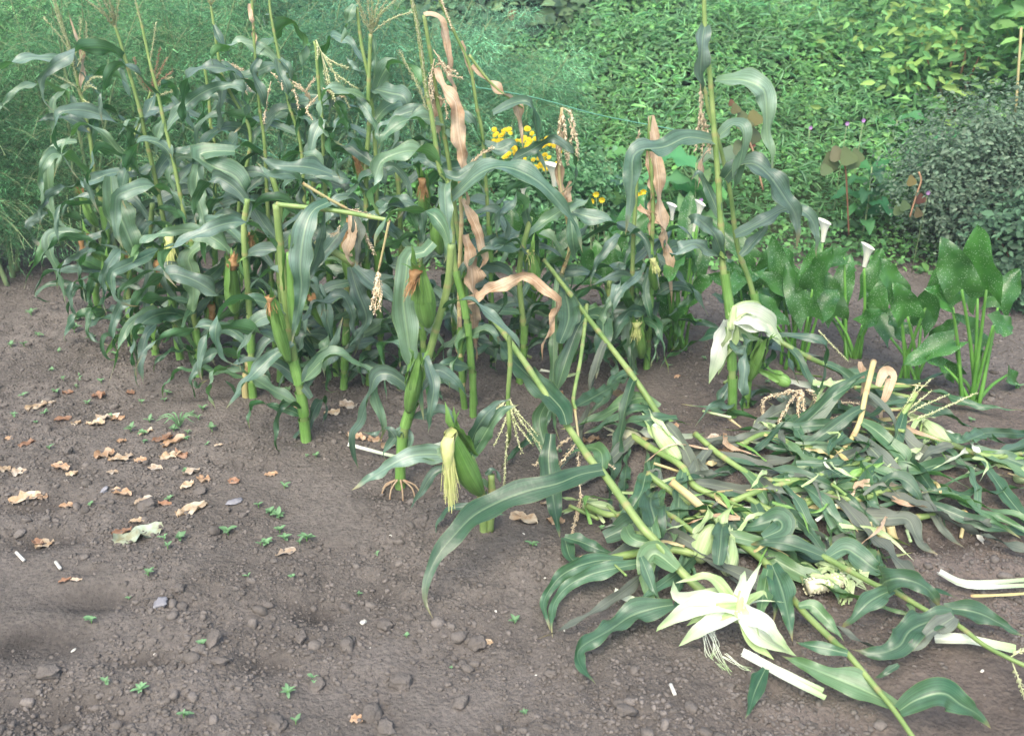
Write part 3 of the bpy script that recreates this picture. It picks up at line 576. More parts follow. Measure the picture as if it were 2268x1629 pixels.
t, K, Y0 = corn((690, 800), '680,600 668,339 642,239 632,188 617,121 600,33 596,-10', 'corn plant with a small dark leaf curling at its top left of the bent tassel', .011, .004, nl=6, seed=38, f0=.15, f1=.85)
L(t, '598,30 585,40 588,60', .04); L(t, '615,130 620,160,-.02 635,190,-.03 640,230', .06, camk=1.3); L(t, '618,128 640,150,-.02 650,190', .045, camk=1.2); LT(t, ['600,160 620,175 625,195', '640,175 665,190 672,200', '600,180 590,230 585,270', '615,180 650,200 662,240'], 'd', size=.013)
t, K, Y0 = corn((745, 830), '730,600 713,264 708,214 703,151 700,106 696,90', 'corn plant whose pale tassel is folded over and hangs to the right', .012, .005, nl=5, seed=39, f0=.15, f1=.83)
LT(t, ['696,92 700,88 712,115 735,150 775,240', '712,115 740,160 790,195', '712,115 735,135 770,150', '712,118 722,150 740,215', '712,118 725,180 740,220', '700,88 704,110 703,130'], 'g', size=.013, bare=.3); LT(t, ['690,225 680,200 695,175', '690,225 672,200 655,190', '705,210 680,240 690,262', '715,195 740,205 760,215'], 'd', size=.014)
L(t, '718,264,-.02 700,290,-.05 690,330,-.07 680,370,-.07', .1, camk=1.3, roll=.2); L(t, '730,190 735,220 730,260', .05)
# central pair
t, K, Y0 = corn((845, 840), '838,600 833,402 831,327 826,251 816,171 801,100 793,38 790,15', 'corn plant in the middle with a grey hanging leaf beside the spreading tassel', .013, .005, nl=7, seed=40, f0=.15, f1=.85)
L(t, '785,10 775,30,-.02 768,60 755,95', .05, camk=1.2); L(t, '790,35 795,12', .04); L(t, '815,170 790,150,-.03 765,125', .09, camk=1); L(t, '826,195 835,170,.02 833,130', .05); L(t, '820,195 860,205,-.05 895,215,-.08 905,250,-.08 910,290,-.08', .085, camk=1, roll=.2)
t, K, Y0 = corn((818, 850), '812,600 811,377 818,276 816,214 818,151 821,75', 'tallest central corn plant with a wide spreading pale tassel at the top edge', .014, .006, nl=7, seed=41, f0=.15, f1=.85)
LT(t, ['821,75 810,40 785,-10', '821,75 818,30 810,-20', '821,75 824,30 822,-20', '823,75 830,30 845,-15', '824,70 845,30 880,-5', '825,72 860,45 912,25', '823,70 840,30 862,-10', '822,75 800,30 795,-15'], 'g', size=.013)
L(t, '824,82 830,110 832,150 828,175', .05, camk=1.2); L(t, '945,240,-.05 900,250,-.08 850,275,-.1 838,310,-.1', .08, camk=.9)
# extra plants filling the block
for i, (bx, by, path, lab, sd_) in enumerate([
    (560, 880, '556,780 550,650 540,520 548,440', 'corn plant with a yellowing double stalk base left of the snapped front plant', 51),
    (440, 835, '438,760 428,690 430,600 424,520', 'leafy corn plant at the front left corner with leaves touching the soil', 52),
    (760, 860, '765,760 770,640 760,500 757,430', 'corn plant behind the snapped one with a brown-silked ear facing right', 53),
    (620, 845, '625,700 615,560 620,460 600,380', 'leafy corn plant half hidden behind the snapped front plant', 54),
    (345, 790, '340,700 330,560 338,450', 'corn plant in the left of the block with two long brown-silked ears', 55),
    (940, 850, '935,700 930,560 940,430', 'leafy corn plant behind the fat brown-silked ear', 56),
    (1150, 850, '1160,740 1150,600 1175,480', 'leafy corn plant below the yellow flowers with pale ear', 57),
    (290, 770, '285,660 290,560 280,470', 'small leafy corn plant second from the left of the front edge', 58),
    (700, 760, '700,600 690,450 700,380', 'corn plant deep in the block behind the tan snapped tassel', 59),
    (890, 760, '890,600 885,450 880,380', 'corn plant deep in the block behind the central tassels', 60),
    (1340, 790, '1345,700 1350,620', 'short leafy corn plant near the calla leaves behind the fallen stalk', 61),
    (1010, 760, '1000,600 1005,460 1000,380', 'corn plant deep in the block near the brown hanging leaf', 62)]):
    t, K, Y0 = corn((bx, by), path, lab, .014, .009, nl=8, seed=sd_, f0=.12, f1=.98, Ls=(.38, .6))
    if sd_ == 51:
        LS(t, '545,890 542,850 548,800', .012, .01, 'stalkd'); LE(t, (520, 690), (515, 590), .026, silk='b', sl=.04, sd=(.3, 0, 1)); L(t, '500,845,-.05 530,870 560,860', .03)
    if sd_ == 53: LE(t, (720, 720), (688, 660), .022, silk='b', sd=(.8, -.1, -.6), sl=.08); LE(t, (775, 620), (770, 490), .026, silk='b', sd=(-.1, -.3, -1), sl=.09); L(t, '703,630,-.1 718,681,-.13 738,760,-.14', .15, camk=1.6, roll=.1, n=16)
    if sd_ == 53: L(t, '776,590,-.12 793,648,-.15 812,705,-.16 790,745,-.16 760,775,-.16', .075, camk=1.3, roll=.3); L(t, '780,585,-.12 818,623,-.15 856,648,-.16 892,685,-.16', .075, camk=1.2, roll=.2)
    if sd_ == 54:
        LE(t, (650, 700), (655, 560), .024, silk='b', sl=.05); LE(t, (560, 560), (555, 520), .022, silk='b', sl=.04)
        t_Y[t.name] -= .32
        LS(t, '700,530 745,560 785,585', .012, .011, name='broken_stalk'); LS(t, '670,405 720,435 770,462', .005, .004, 'stalkd', name='broken_stalk')
        LT(t, ['770,462 800,470 830,480', '775,465 805,510 828,560', '770,465 800,500 820,545', '765,465 750,510 735,520'], 'd', dep=-.05, size=.015)
        L(t, '775,470,-.04 780,520,-.06 770,560,-.06 785,590', .05, m='dry', name='dry_leaf', camk=1.2); L(t, '785,475,-.04 795,520,-.06 790,590,-.06', .05, m='leafg', camk=1.2)
        L(t, '668,405 640,385,-.06 600,385,-.1 570,360,-.1', .10, camk=1, roll=.2); L(t, '735,385,-.06 680,370,-.1 610,365,-.12 575,345,-.12', .12, camk=.9, roll=.2)
    if sd_ == 55: LE(t, (365, 620), (350, 580), .02, silk='b', sl=.09); LE(t, (470, 740), (468, 675), .022, silk='b', sl=.08, sd=(0, -.3, -1))
    if sd_ == 59: LE(t, (812, 430), (790, 345), .022, silk='b', sl=.07, sd=(.2, -.2, -1))
    if sd_ == 56: LE(t, (940, 480), (936, 400), .020, silk='b', sl=.06, sd=(0, -.2, -1)); LE(t, (975, 560), (968, 470), .024, silk=None)
    if sd_ == 60: LE(t, (838, 600), (832, 515), .026, silk='b', sl=.09, sd=(0, -.3, -1), ns=120)
    if sd_ == 58: LE(t, (245, 640), (235, 575), .022, silk=None)
    if sd_ == 57: LE(t, (1185, 640), (1175, 560), .022, silk='g', sl=.03)
# leaning-ear plant in front
t, K, Y0 = corn((1072, 1175), '1068,1110 1055,1050 1040,1010', 'short bent corn plant in front with one big leaning ear trailing yellow-green silk', .014, .012, nl=0, seed=70, sheath=False)
LE(t, (1062, 1090), (1000, 962), .033, silk='g', sd=(.05, -.15, -1), sl=.19, label='big leaning ear trailing yellow-green silk', ns=170)
L(t, '1010,1010,-.02 950,1005,-.04 900,1012,-.06 840,1045,-.07 778,1085,-.08', .07, camk=1, roll=.15); L(t, '1030,985 980,1005,-.03 930,1015,-.05 900,1035,-.05', .05, camk=.9)
L(t, '1010,1030,-.04 960,1050,-.06 930,1095,-.06 905,1130,-.06', .04, camk=.9); L(t, '1035,1000 1060,940 1095,900 1135,880', .06, camk=.7); L(t, '1045,1010 1080,950 1110,910 1150,895', .06, camk=.7)
L(t, '1090,1115 1000,1125 975,1150 965,1180 975,1200', .03, camk=1); L(t, '1075,1050 1095,1040 1110,1070', .045); L(t, '1068,1060 1090,1090 1110,1080', .06); L(t, '1070,1090 1095,1130 1120,1140', .045)
L(t, '1068,1175 1072,1120 1078,1080', .03); LS(t, '1085,1175 1090,1110 1088,1050', .011, .009)
# plant with the hanging tassel spray
t, K, Y0 = corn((1120, 985), '1128,960 1125,880 1130,800 1128,742', 'broken corn stem ending in a green tassel spray hanging head down', .006, .007, nl=0, seed=71, sheath=False, yoff=-.25)
LT(t, ['1128,880 1100,905 1060,940 1050,975', '1128,885 1098,925 1070,965', '1127,890 1124,960 1120,1020 1115,1085', '1128,885 1150,925 1200,990', '1128,883 1140,930 1180,985', '1128,888 1138,940 1155,1000', '1128,885 1120,930 1095,985', '1127,880 1145,910 1190,960'], 'g', dep=-.02, size=.011)
# ============================================================ FALLEN CORN
def fallen(label, path, r0, r1, leaves=0, seed=1, m='stalk', h=.03, Ls=(.40, .62), vper=.16, spread=1.0):
    r0 *= .85; r1 *= .9; P = pp(path); b = P[0].copy(); b.z = float(hgt(b.x, b.y)); t = thing('fallen_corn_plant', b, label, 'corn plant', GF)
    K = stalkm(t, P, r0, r1, m, vper=vper); rnd = random.Random(seed)
    for k in range(leaves):
        i = int(len(K)*(.1+.85*(k+rnd.random()*.5)/leaves)); i = min(i, len(K)-2); T = K[i+1]-K[i]; az = math.atan2(T.y, T.x)+rnd.choice([-1, 1])*rnd.uniform(.2, 1.3)*spread
        n = 12; L_ = rnd.uniform(*Ls); p = K[i].copy(); C = [p]; tw = rnd.uniform(-1.0, 1.0); hh = rnd.uniform(.005, .045)
        for q in range(n):
            a = az+tw*(q/n)**1.2; p = p+Vector((math.cos(a), math.sin(a), 0))*(L_/n); g_ = float(hgt(p.x, p.y))
            s = (q+1)/n; p.z = (1-sm(0, .45, s))*K[i].z+sm(0, .45, s)*(g_+.012+hh*math.sin(3*s+seed+k)**2+.02); C.append(p.copy())
        lf(t, C, rnd.uniform(.034, .062), 'leafg' if rnd.random() < .3 else 'leafb', camk=rnd.uniform(-.2, .7), out=0, roll=rnd.uniform(.4, 1.3), wave=rnd.uniform(.1, .25), rnd=rnd)
    for k in range(leaves):     # torn strips of leaf and husk
        p = K[rnd.randrange(len(K))]; a = rnd.uniform(0, 6.28); a2 = a+rnd.uniform(-1.5, 1.5); l = rnd.uniform(.09, .26); p = Vector((p.x+rnd.uniform(-.1, .1), p.y+rnd.uniform(-.08, .08), 0)); p.z = float(hgt(p.x, p.y))+rnd.uniform(.02, .09)
        q = p+Vector((math.cos(a)*l*.5, math.sin(a)*l*.5, rnd.uniform(-.01, .03))); e = q+Vector((math.cos(a2)*l*.5, math.sin(a2)*l*.5, -.02))
        lf(t, [p, q, e], rnd.uniform(.008, .028), rnd.choice(['leafg', 'huskm', 'leafb', 'dry', 'stalkd', 'huskp', 'husk', 'huskm']), 'torn_leaf', kind='husk', camk=rnd.uniform(.2, .9), roll=1.0, ragged=.5, n=12, rnd=rnd)
    for k in range(leaves//2):     # snapped lengths of stem
        p = K[rnd.randrange(len(K))]; a = rnd.uniform(0, 6.28); l = rnd.uniform(.04, .11); p = Vector((p.x+rnd.uniform(-.14, .14), p.y+rnd.uniform(-.10, .10), 0)); p.z = float(hgt(p.x, p.y))+rnd.uniform(.03, .075)
        stalkm(t, [p, p+Vector((math.cos(a)*l, math.sin(a)*l, rnd.uniform(-.03, .03)))], rnd.uniform(.002, .007), rnd.uniform(.002, .006), rnd.choice(['stalk', 'stalk', 'stalkd', 'huskm']), 'broken_stalk')
    return t, K
def FL(t, s, w=.075, **k): return lf(t, pp(s), w*.82, **{**dict(m='leafb', camk=.6, out=0, roll=.3), **k})
def FT(t, lines, kind='d', **k): return tassel(t, [pp(s) for s in lines], kind, **k)
random.seed(23)
t, K = fallen('long pale fallen stalk with a long curling leaf, down to the star-shaped husk', '1075,685,.42 1140,770,.38 1235,910,.28 1310,1020,.22 1335,1045,.20 1420,1163,.14 1450,1195,.12 1512,1268,.08 1570,1320,.05', .0095, .0125, leaves=0, seed=1, vper=.19)
FL(t, '1335,1040,.21 1285,1050,.21 1235,1070,.21 1172,1085,.21 1110,1108,.20 1050,1140,.19 1007,1183,.17 970,1228,.14 948,1275,.10 941,1310,.07 945,1342,.04 960,1370,.03', .10, camk=.7, roll=.12, label='long curling dark green leaf reaching over bare soil', n=34, wave=.06, fold=.25)
FL(t, '1335,1040,.2 1330,1000,.2 1300,990,.18 1260,1005,.17', .07); FL(t, '1255,940,.28 1240,900,.3 1180,840,.32 1130,790,.33 1100,740,.34', .10, camk=.8)
FL(t, '1220,960,.2 1215,1020,.14 1225,1100,.08 1240,1190,.03', .09, camk=1.2, roll=.15); FL(t, '1210,890,.2 1195,930,.14 1205,985,.08 1215,1040,.03', .12, camk=1.3)
FL(t, '1500,1260,.1 1450,1225,.1 1430,1260,.08 1440,1320,.05 1465,1350,.04', .11, camk=.7); FL(t, '1450,1195,.12 1440,1150,.13 1445,1120,.12 1475,1080,.08', .08)
t, K = fallen('fallen stem with straw-coloured tassel hanging upside down above the soil', '1300,675,.34 1293,740,.32 1285,800,.30 1270,880,.27 1275,905,.26', .008, .006, leaves=0, seed=2)
S_ = pp('1273,905,.26 1280,960,.2 1282,985,.18'); stalkm(t, S_, .004, .003, 'stalkd')
FT(t, ['1275,960,.2 1240,985,.16 1185,1028,.10', '1280,975,.18 1240,1025,.12 1190,1065,.06', '1281,980,.18 1282,1030,.12 1285,1070,.08', '1285,985,.18 1320,1010,.15 1358,1035,.12', '1285,1075,.08 1285,1110,.05 1265,1185,.02'], size=.015, bare=.05)
FL(t, '1290,700,.32 1330,700,.30 1335,740,.26 1325,800,.2 1320,840,.15', .09, camk=1.2); FL(t, '1288,690,.33 1320,680,.32 1350,690,.26', .05); FL(t, '1260,910,.25 1220,880,.27 1170,830,.28 1120,770,.28', .085, camk=.8)
FL(t, '1240,760,.3 1260,700,.35 1250,640,.38 1240,600,.38', .10, camk=1); FL(t, '1275,900,.25 1330,870,.18 1380,840,.12 1410,820,.1', .07)
t, K = fallen('fallen stalk slanting behind the hanging straw-coloured tassel', '1205,575,.45 1270,660,.38 1300,700,.34 1400,830,.2 1450,905,.12 1465,935,.1 1490,1000,.05', .009, .0115, leaves=5, seed=3, vper=.2)
FL(t, '1460,900,.12 1420,880,.14 1370,900,.12 1300,935,.08 1240,950,.05', .07, camk=.4); FL(t, '1450,905,.1 1380,915,.12 1340,940,.08 1290,960,.05', .06, camk=.4)
FL(t, '1410,825,.1 1370,835,.12 1340,880,.1 1290,930,.05', .06, camk=.5); FL(t, '1500,925,.1 1440,930,.12 1380,935,.1 1310,945,.06', .06, camk=.3)
t, K = fallen('fallen corn plant mid heap with a peeled pale green ear tip', '1380,950,.05 1440,990,.06 1506,1028,.07 1536,1073,.06 1586,1098,.05 1662,1138,.05 1730,1190,.05', .013, .010, leaves=8, seed=4)
ear(t, G(1505, 1018, .06), G(1448, 940, .12), .024, None, m='huskm', label='peeled pale green ear standing up'); lf(t, pp('1448,938,.13 1480,965,.1 1525,1000,.07'), .03, 'huskp', 'husk', camk=1)
ear(t, G(1420, 975, .04), G(1375, 955, .05), .022, None, m='kern')
t, K = fallen('fallen stalk with a cut brown end lying across the heap toward the cobs', '1433,1048,.10 1491,1090,.07 1561,1132,.05 1627,1191,.05 1674,1226,.05 1720,1268,.04', .012, .011, leaves=8, seed=5)
stalkm(t, pp('1486,1065,.12 1530,1100,.09 1561,1130,.06'), .011, .012, 'stalkd', name='broken_stalk')
FL(t, '1430,1050,.1 1420,1090,.12 1395,1130,.08 1360,1170,.05 1340,1190,.03', .07, camk=1); FL(t, '1455,1190,.1 1450,1150,.14 1440,1110,.14 1450,1085,.1', .10, camk=1)
ear(t, G(1545, 1240, .04), G(1580, 1165, .09), .036, None, m='huskm', label='unpeeled pale ear in the heap'); ear(t, G(1610, 1270, .04), G(1618, 1195, .08), .028, None, m='huskm')
FL(t, '1590,1250,.1 1595,1210,.12 1598,1175,.12 1605,1150,.1', .07, camk=1.2, roll=.1)
t, K = fallen('longest fallen corn plant, its thin top running off the right edge', '1640,1160,.06 1740,1195,.07 1827,1233,.08 1877,1260,.08 1942,1295,.08 1975,1305,.08 2065,1358,.07 2120,1382,.06 2178,1426,.06 2241,1459,.06 2330,1500,.04', .011, .005, leaves=0, seed=6)
FL(t, '2113,1363,.07 2060,1375,.07 2015,1396,.07 1990,1430,.06 1940,1446,.05 1882,1436,.05', .10, roll=.15); FL(t, '2113,1365,.07 2060,1400,.07 2028,1428,.06 1990,1442,.03', .065, m='leafg')
FL(t, '1950,1300,.06 1965,1285,.12 2000,1280,.14 2050,1300,.12 2085,1345,.06', .11, camk=.9, roll=.1); FL(t, '2090,1345,.07 2140,1350,.08 2178,1360,.07 2216,1380,.05 2268,1408,.03', .08, roll=.15, camk=.8)
FL(t, '1975,1305,.1 1927,1330,.1 1892,1365,.07 1862,1391,.03', .11, camk=.8, roll=.15); FL(t, '1830,1235,.08 1870,1215,.09 1900,1230,.08 1945,1260,.05 1945,1215,.05', .08, camk=.8)
FL(t, '1827,1233,.08 1780,1215,.1 1720,1200,.1 1660,1205,.06', .08); FL(t, '1690,1190,.09 1730,1170,.1 1720,1150,.1 1660,1165,.08 1620,1150,.06', .09); FT(t, ['2241,1462,.05 2255,1500,.04 2275,1560,.03', '2235,1455,.06 2262,1440,.06 2290,1430,.05'], 'g', size=.012)
t, K = fallen('fallen corn plant beside the peeled ear running down to the bottom edge', '1700,1255,.06 1769,1341,.08 1807,1381,.08 1849,1421,.08 1877,1446,.08 1915,1491,.07 1977,1567,.06 2025,1635,.05 2060,1680,.04', .011, .0055, leaves=0, seed=7)
FL(t, '1877,1446,.09 1830,1435,.10 1790,1428,.10 1762,1420,.09', .13, camk=.9, roll=.1); FL(t, '1992,1572,.06 2030,1548,.10 2088,1534,.12 2128,1559,.09 2165,1580,.06 2195,1612,.02', .10, camk=.9, roll=.15)
FL(t, '1985,1565,.05 1920,1530,.05 1850,1500,.06 1790,1475,.06 1730,1450,.05', .08, roll=.2); FL(t, '1710,1250,.09 1730,1300,.10 1745,1360,.09 1755,1420,.06', .085, camk=1, roll=.15)
FL(t, '1769,1341,.09 1800,1340,.09 1830,1370,.07 1870,1420,.04', .10, camk=.8); FL(t, '1695,1480,.05 1672,1530,.04 1660,1570,.03 1650,1590,.02', .09, camk=.9, roll=.2); FL(t, '1990,1470,.05 1960,1490,.04 1935,1500,.02', .04)
FL(t, '1700,1260,.1 1690,1320,.09 1680,1380,.07', .07, camk=1)
# left branch of the heap
t, K = fallen('cut stalk at the left end of the heap with curling leaf ribbons', '1325,1243,.03 1400,1226,.04 1480,1215,.05 1560,1230,.05', .013, .012, leaves=3, seed=8)
FL(t, '1380,1240,.06 1330,1240,.07 1275,1255,.08 1234,1282,.05 1205,1330,.03 1212,1370,.03 1219,1398,.01', .055, roll=.5); FL(t, '1420,1245,.06 1385,1253,.07 1310,1270,.07 1260,1295,.05 1228,1333,.03 1222,1380,.03 1224,1412,.01', .055, roll=.5, label='leaf ribbon with a dry brown tip')
FL(t, '1491,1338,.06 1448,1346,.06 1398,1363,.05 1348,1396,.05 1302,1421,.05 1280,1441,.04 1285,1471,.03 1320,1514,.02', .085, roll=.6); FL(t, '1420,1232,.1 1435,1270,.09 1450,1310,.07 1465,1330,.05', .11, camk=1, roll=.1)
FL(t, '1250,1188,.05 1290,1200,.05 1325,1215,.04 1370,1230,.02', .06); FL(t, '1250,1190,.03 1270,1240,.03 1330,1235,.03', .05)
# heap middle
for i, (lab, path, nl_, sd_, mm_) in enumerate([
    ('fallen corn plant with broad dark leaves at the near left of the heap', '1300,1120,.05 1360,1140,.06 1430,1120,.06 1500,1150,.07 1560,1200,.06', 9, 81, 'stalk'),
    ('fallen corn plant crossing the heap centre behind the cut stalk end', '1540,960,.05 1600,1010,.06 1690,1060,.06 1790,1060,.06', 9, 82, 'stalk'),
    ('fallen stalk pointing left to right across the rear of the heap', '1620,1110,.05 1700,1080,.06 1830,1048,.06 1925,1015,.06', 9, 83, 'stalk'),
    ('trampled corn plant lying behind the heap next to the calla stems', '1700,740,.22 1790,790,.16 1870,825,.10 1950,862,.05 2020,880,.04', 6, 84, 'stalk'),
    ('trampled corn plant on the right with a green forked tassel pointing up right', '2028,869,.16 1998,920,.10 1967,967,.05 1930,1010,.04 1880,1030,.03', 8, 85, 'stalk'),
    ('trampled corn plant with bent pale stem below the curled brown leaf', '1935,800,.22 1917,874,.16 1905,930,.10 1887,970,.07 1862,1000,.05 1835,1035,.03', 8, 86, 'stalkd'),
    ('trampled muddy corn plant at the lower right of the heap', '1780,1110,.04 1850,1100,.05 1900,1105,.05 1990,1080,.05 2040,1120,.04', 9, 87, 'stalk'),
    ('trampled corn plant with chewed yellow-green ears at the right edge', '2040,960,.05 2110,985,.05 2200,1010,.05 2290,1000,.04', 9, 88, 'stalk'),
    ('flattened corn plant under the tan drooping tassels', '1640,985,.04 1700,960,.05 1780,990,.05 1860,960,.05', 8, 89, 'stalk'),
    ('flattened corn plant in the heap right behind the frayed cob', '1650,1100,.05 1720,1130,.05 1800,1110,.05 1880,1070,.05', 8, 90, 'stalk')]):
    t, K = fallen(lab, path, .011, .008, nl_, sd_, mm_)
    if sd_ == 81:
        FL(t, '1340,1190,.05 1400,1160,.09 1440,1130,.1 1470,1100,.08', .09, camk=.8); ear(t, G(1360, 1130, .03), G(1290, 1118, .04), .022, None, m='huskm'); FL(t, '1450,1205,.1 1400,1190,.1 1380,1150,.08', .11, camk=1)
        FL(t, '1470,1180,.1 1460,1150,.12 1462,1110,.1', .10, camk=1.2, roll=.1)
    if sd_ == 84:
        FT(t, ['1776,862,.12 1730,872,.10 1690,890,.06 1702,960,.02', '1776,862,.12 1750,890,.10 1725,935,.05', '1776,862,.12 1780,900,.08 1782,950,.02', '1785,862,.12 1800,870,.1 1806,890,.06', '1776,864,.12 1768,900,.08 1772,940,.04'], size=.017, bare=.05, label='tan tassel drooping like a hand')
        ear(t, G(1750, 850, .10), G(1712, 830, .12), .022, None, m='husk'); lf(t, pp('1800,848,.10 1850,855,.10 1895,850,.08'), .06, 'huskm', 'husk', camk=.8)
        FT(t, ['1797,930,.04 1850,925,.04 1897,927,.04'], size=.015, bare=0); FT(t, ['1809,897,.05 1860,890,.05 1902,892,.04'], size=.012, bare=0); FT(t, ['1813,730,.22 1840,760,.18 1880,800,.12'], 'g', size=.010, bare=0)
        FL(t, '1580,650,.2 1640,690,.2 1700,740,.2', .05)
    if sd_ == 85: FT(t, ['1967,947,.06 2060,915,.10 2163,869,.12', '1975,940,.06 2030,905,.11 2098,874,.14', '1985,930,.08 2020,900,.12 2063,864,.16', '1985,925,.08 2020,880,.14 2063,837,.20', '1980,935,.06 2010,890,.14 2035,850,.18'], 'g', size=.010, bare=.1); stalkm(t, pp('1892,857,.08 1950,856,.08 2018,854,.08'), .006, .006, name='side_stem')
    if sd_ == 86: FL(t, '1945,855,.14 1960,825,.18 1975,835,.16 1965,870,.12 1950,905,.08 1955,945,.04', .05, m='dry', name='dry_leaf', camk=1.2, label='curled brown leaf standing up'); FL(t, '1905,800,.2 1912,850,.16 1905,880,.12', .03, m='dry', name='dry_leaf'); ear(t, G(1880, 1060, .04), G(1918, 1040, .05), .022, None, m='husk')
    if sd_ == 87:
        FL(t, '1877,1116,.04 1915,1141,.04 1965,1146,.05 2010,1148,.05 2028,1183,.04 2048,1211,.03 2080,1228,.02', .08, m='leafg', camk=.8, roll=.3); FL(t, '1950,1080,.06 1972,1058,.10 2003,1062,.10 2030,1088,.08 2045,1122,.04', .09, camk=.8)
        stalkm(t, pp('2030,1145,.04 2080,1137,.04 2138,1131,.04'), .010, .005, name='side_stem'); stalkm(t, pp('2138,1131,.04 2133,1165,.02 2128,1190,.01'), .006, .005, 'stalkd', name='side_stem')
        for a, b in [((1925, 1195), (1922, 1155)), ((1955, 1200), (1950, 1165)), ((1978, 1195), (1972, 1165))]: stalkm(t, [G(*a, .02), G(*b, .05)], .013, .012, 'stalkd', name='cut_stalk')
    if sd_ == 88:
        ear(t, G(2100, 985, .04), G(2050, 935, .06), .030, None, m='huskm', label='torn pale green ear'); ear(t, G(2125, 1000, .03), G(2205, 1010, .03), .026, None, m='husk'); lf(t, pp('2010,1005,.03 2040,1012,.04 2090,1020,.03'), .03, 'huskp', 'husk', camk=.8)
        FL(t, '2110,985,.08 2060,1000,.08 2030,1030,.03', .05, m='leafg'); FL(t, '2180,960,.06 2130,975,.1 2090,950,.1', .07)
        ear(t, G(2250, 1060, .02), G(2300, 1030, .03), .026, None, m='huskm')
# loose leaves fallen between: belong to the heap plant above
# ------------------------------------------------------------ loose husks, cobs, stalk pieces
def husk_flower(label, u, v, h, tips, w=.055, m='huskp', silk=(), cat_='corn husk'):
    c = G(u, v, h); t = thing('peeled_corn_husk', c, label, cat_, 'peeled corn husks')
    for q in tips:
        pts = [c]+pp(q[0]); lf(t, pts, q[1] if len(q) > 1 else w, q[2] if len(q) > 2 else m, 'husk', kind='husk', camk=.9, out=0, roll=.35, fold=.75, wave=.09, n=18)
    mb = MB(); tube(mb, [c-Vector((0, 0, .03)), c+Vector((0, 0, .01)), c+Vector((.005, .01, .045))], lambda q: .016*(1-.5*q), n=6); mb.build('shank', M['huskm'], t)
    if silk:
        mb = MB()
        for s in silk:
            for k in range(5):
                P = [p+Vector((random.gauss(0, .006), random.gauss(0, .006), abs(random.gauss(0, .003)))) for p in pp(s)]; ribbon(mb, P, .0017, camk=1, kind='flat', fold=0, wave=0, n=12)
        mb.build('silk', M['huskp'], t)
    return t
husk_flower('large white peeled husk opened like a star in the lower right foreground', 1637, 1348, .10,
    [('1600,1355,.11 1550,1365,.07 1520,1385,.04', .045, 'huskm'), ('1650,1370,.10 1690,1400,.05 1735,1425,.03', .04, 'huskm'), ('1620,1325,.12 1570,1310,.10 1530,1330,.07', .035, 'huskm'), ('1590,1340,.12 1530,1345,.10 1465,1385,.05 1453,1398,.03', 0.0612), ('1590,1375,.10 1540,1400,.07 1503,1430,.03', 0.0576), ('1560,1325,.12 1500,1320,.10 1491,1285,.09', 0.0432), ('1600,1300,.14 1560,1275,.13 1495,1290,.10', 0.0324, 'huskm'),
     ('1665,1380,.10 1700,1415,.07 1765,1452,.03', 0.0576), ('1690,1380,.12 1720,1410,.09 1750,1440,.05', 0.0468), ('1655,1310,.15 1672,1270,.18 1688,1243,.19', 0.0230), ('1640,1310,.14 1645,1280,.16 1650,1262,.16', 0.0324), ('1680,1330,.10 1740,1332,.10', 0.0058), ('1660,1400,.08 1680,1430,.05 1715,1460,.03', 0.0432, 'huskm'), ('1660,1330,.12 1690,1310,.12 1700,1325,.1', 0.0216, 'huskm')],
    silk=['1575,1390,.08 1590,1430,.02 1570,1460,.01', '1560,1395,.06 1565,1450,.01 1600,1480,.01', '1580,1400,.05 1590,1450,.01 1620,1490,.01', '1600,1450,.02 1640,1480,.01 1670,1480,.01'])
husk_flower('white peeled husk hanging half way up beneath the tallest right-hand plants', 1622, 708, .36,
    [('1660,700,.37 1700,720,.33 1735,760,.26', .09), ('1660,720,.34 1710,740,.30 1730,765,.26', .06), ('1610,740,.30 1590,790,.22 1570,850,.12', .07), ('1620,745,.30 1600,800,.20 1590,830,.15', .05, 'huskm'), ('1640,690,.38 1670,685,.38 1700,700,.34', .06, 'huskm'), ('1640,740,.3 1680,755,.26 1700,775,.22', .05, 'huskm')])
t = thing('chewed_corn_cob', G(1840, 1295), 'frayed chewed corn cob on the soil between two fallen stalks', 'corn cob')
mb = MB(); K = tube(mb, pp('1788,1300,.03 1830,1290,.035 1870,1285,.03'), lambda q: .020*(1-.2*abs(q-.5)), seg=14)
for k in range(180):
    a = random.random()*6.28; i = random.randrange(len(K)-1); T = (K[i+1]-K[i]).normalized(); A = T.orthogonal().normalized(); B = T.cross(A); q = A*math.cos(a)+B*math.sin(a); p = K[i]+q*.021; s = .004
    mb.add([p+T*s, p+T.cross(q)*s, p-T*s, p-T.cross(q)*s, p+q*.004], [(0, 1, 4), (1, 2, 4), (2, 3, 4), (3, 0, 4)])
mb.build('cob', M['kern'], t)
mb = MB()
for k in range(26):
    p = G(random.uniform(1800, 1875), random.uniform(1250, 1290), .03); ribbon(mb, [p, p+Vector((random.gauss(.01, .02), -.01, .025)), p+Vector((random.gauss(.02, .035), -.04, random.uniform(-.01, .03)))], random.uniform(.008, .02), kind='husk', n=8, ragged=.4)
for k in range(14):
    p = G(random.uniform(1865, 1880), 1285, .04); ribbon(mb, [p, p+Vector((.01, -.015, .005)), G(random.uniform(1855, 1890), random.uniform(1320, 1340), .01)], .006, kind='flat', n=8)
mb.build('frayed_husk', M['huskm'], t)
def split(label, path, w_, n2=2, m='huskp'):
    mb = MB(); P = pp(path)
    for k in range(n2):
        o = Vector((0, .018*k, .004*k)); ribbon(mb, [p+o*(.3+.7*i/(len(P)-1)) for i, p in enumerate(P)], w_, kind='flat', fold=.8, camk=.5, out=0, roll=.1, wave=.02, n=14, ragged=.08)
    return tag(center(mb.build('split_stalk', M[m])), label, 'stalk piece', 'pale split stalk pieces')
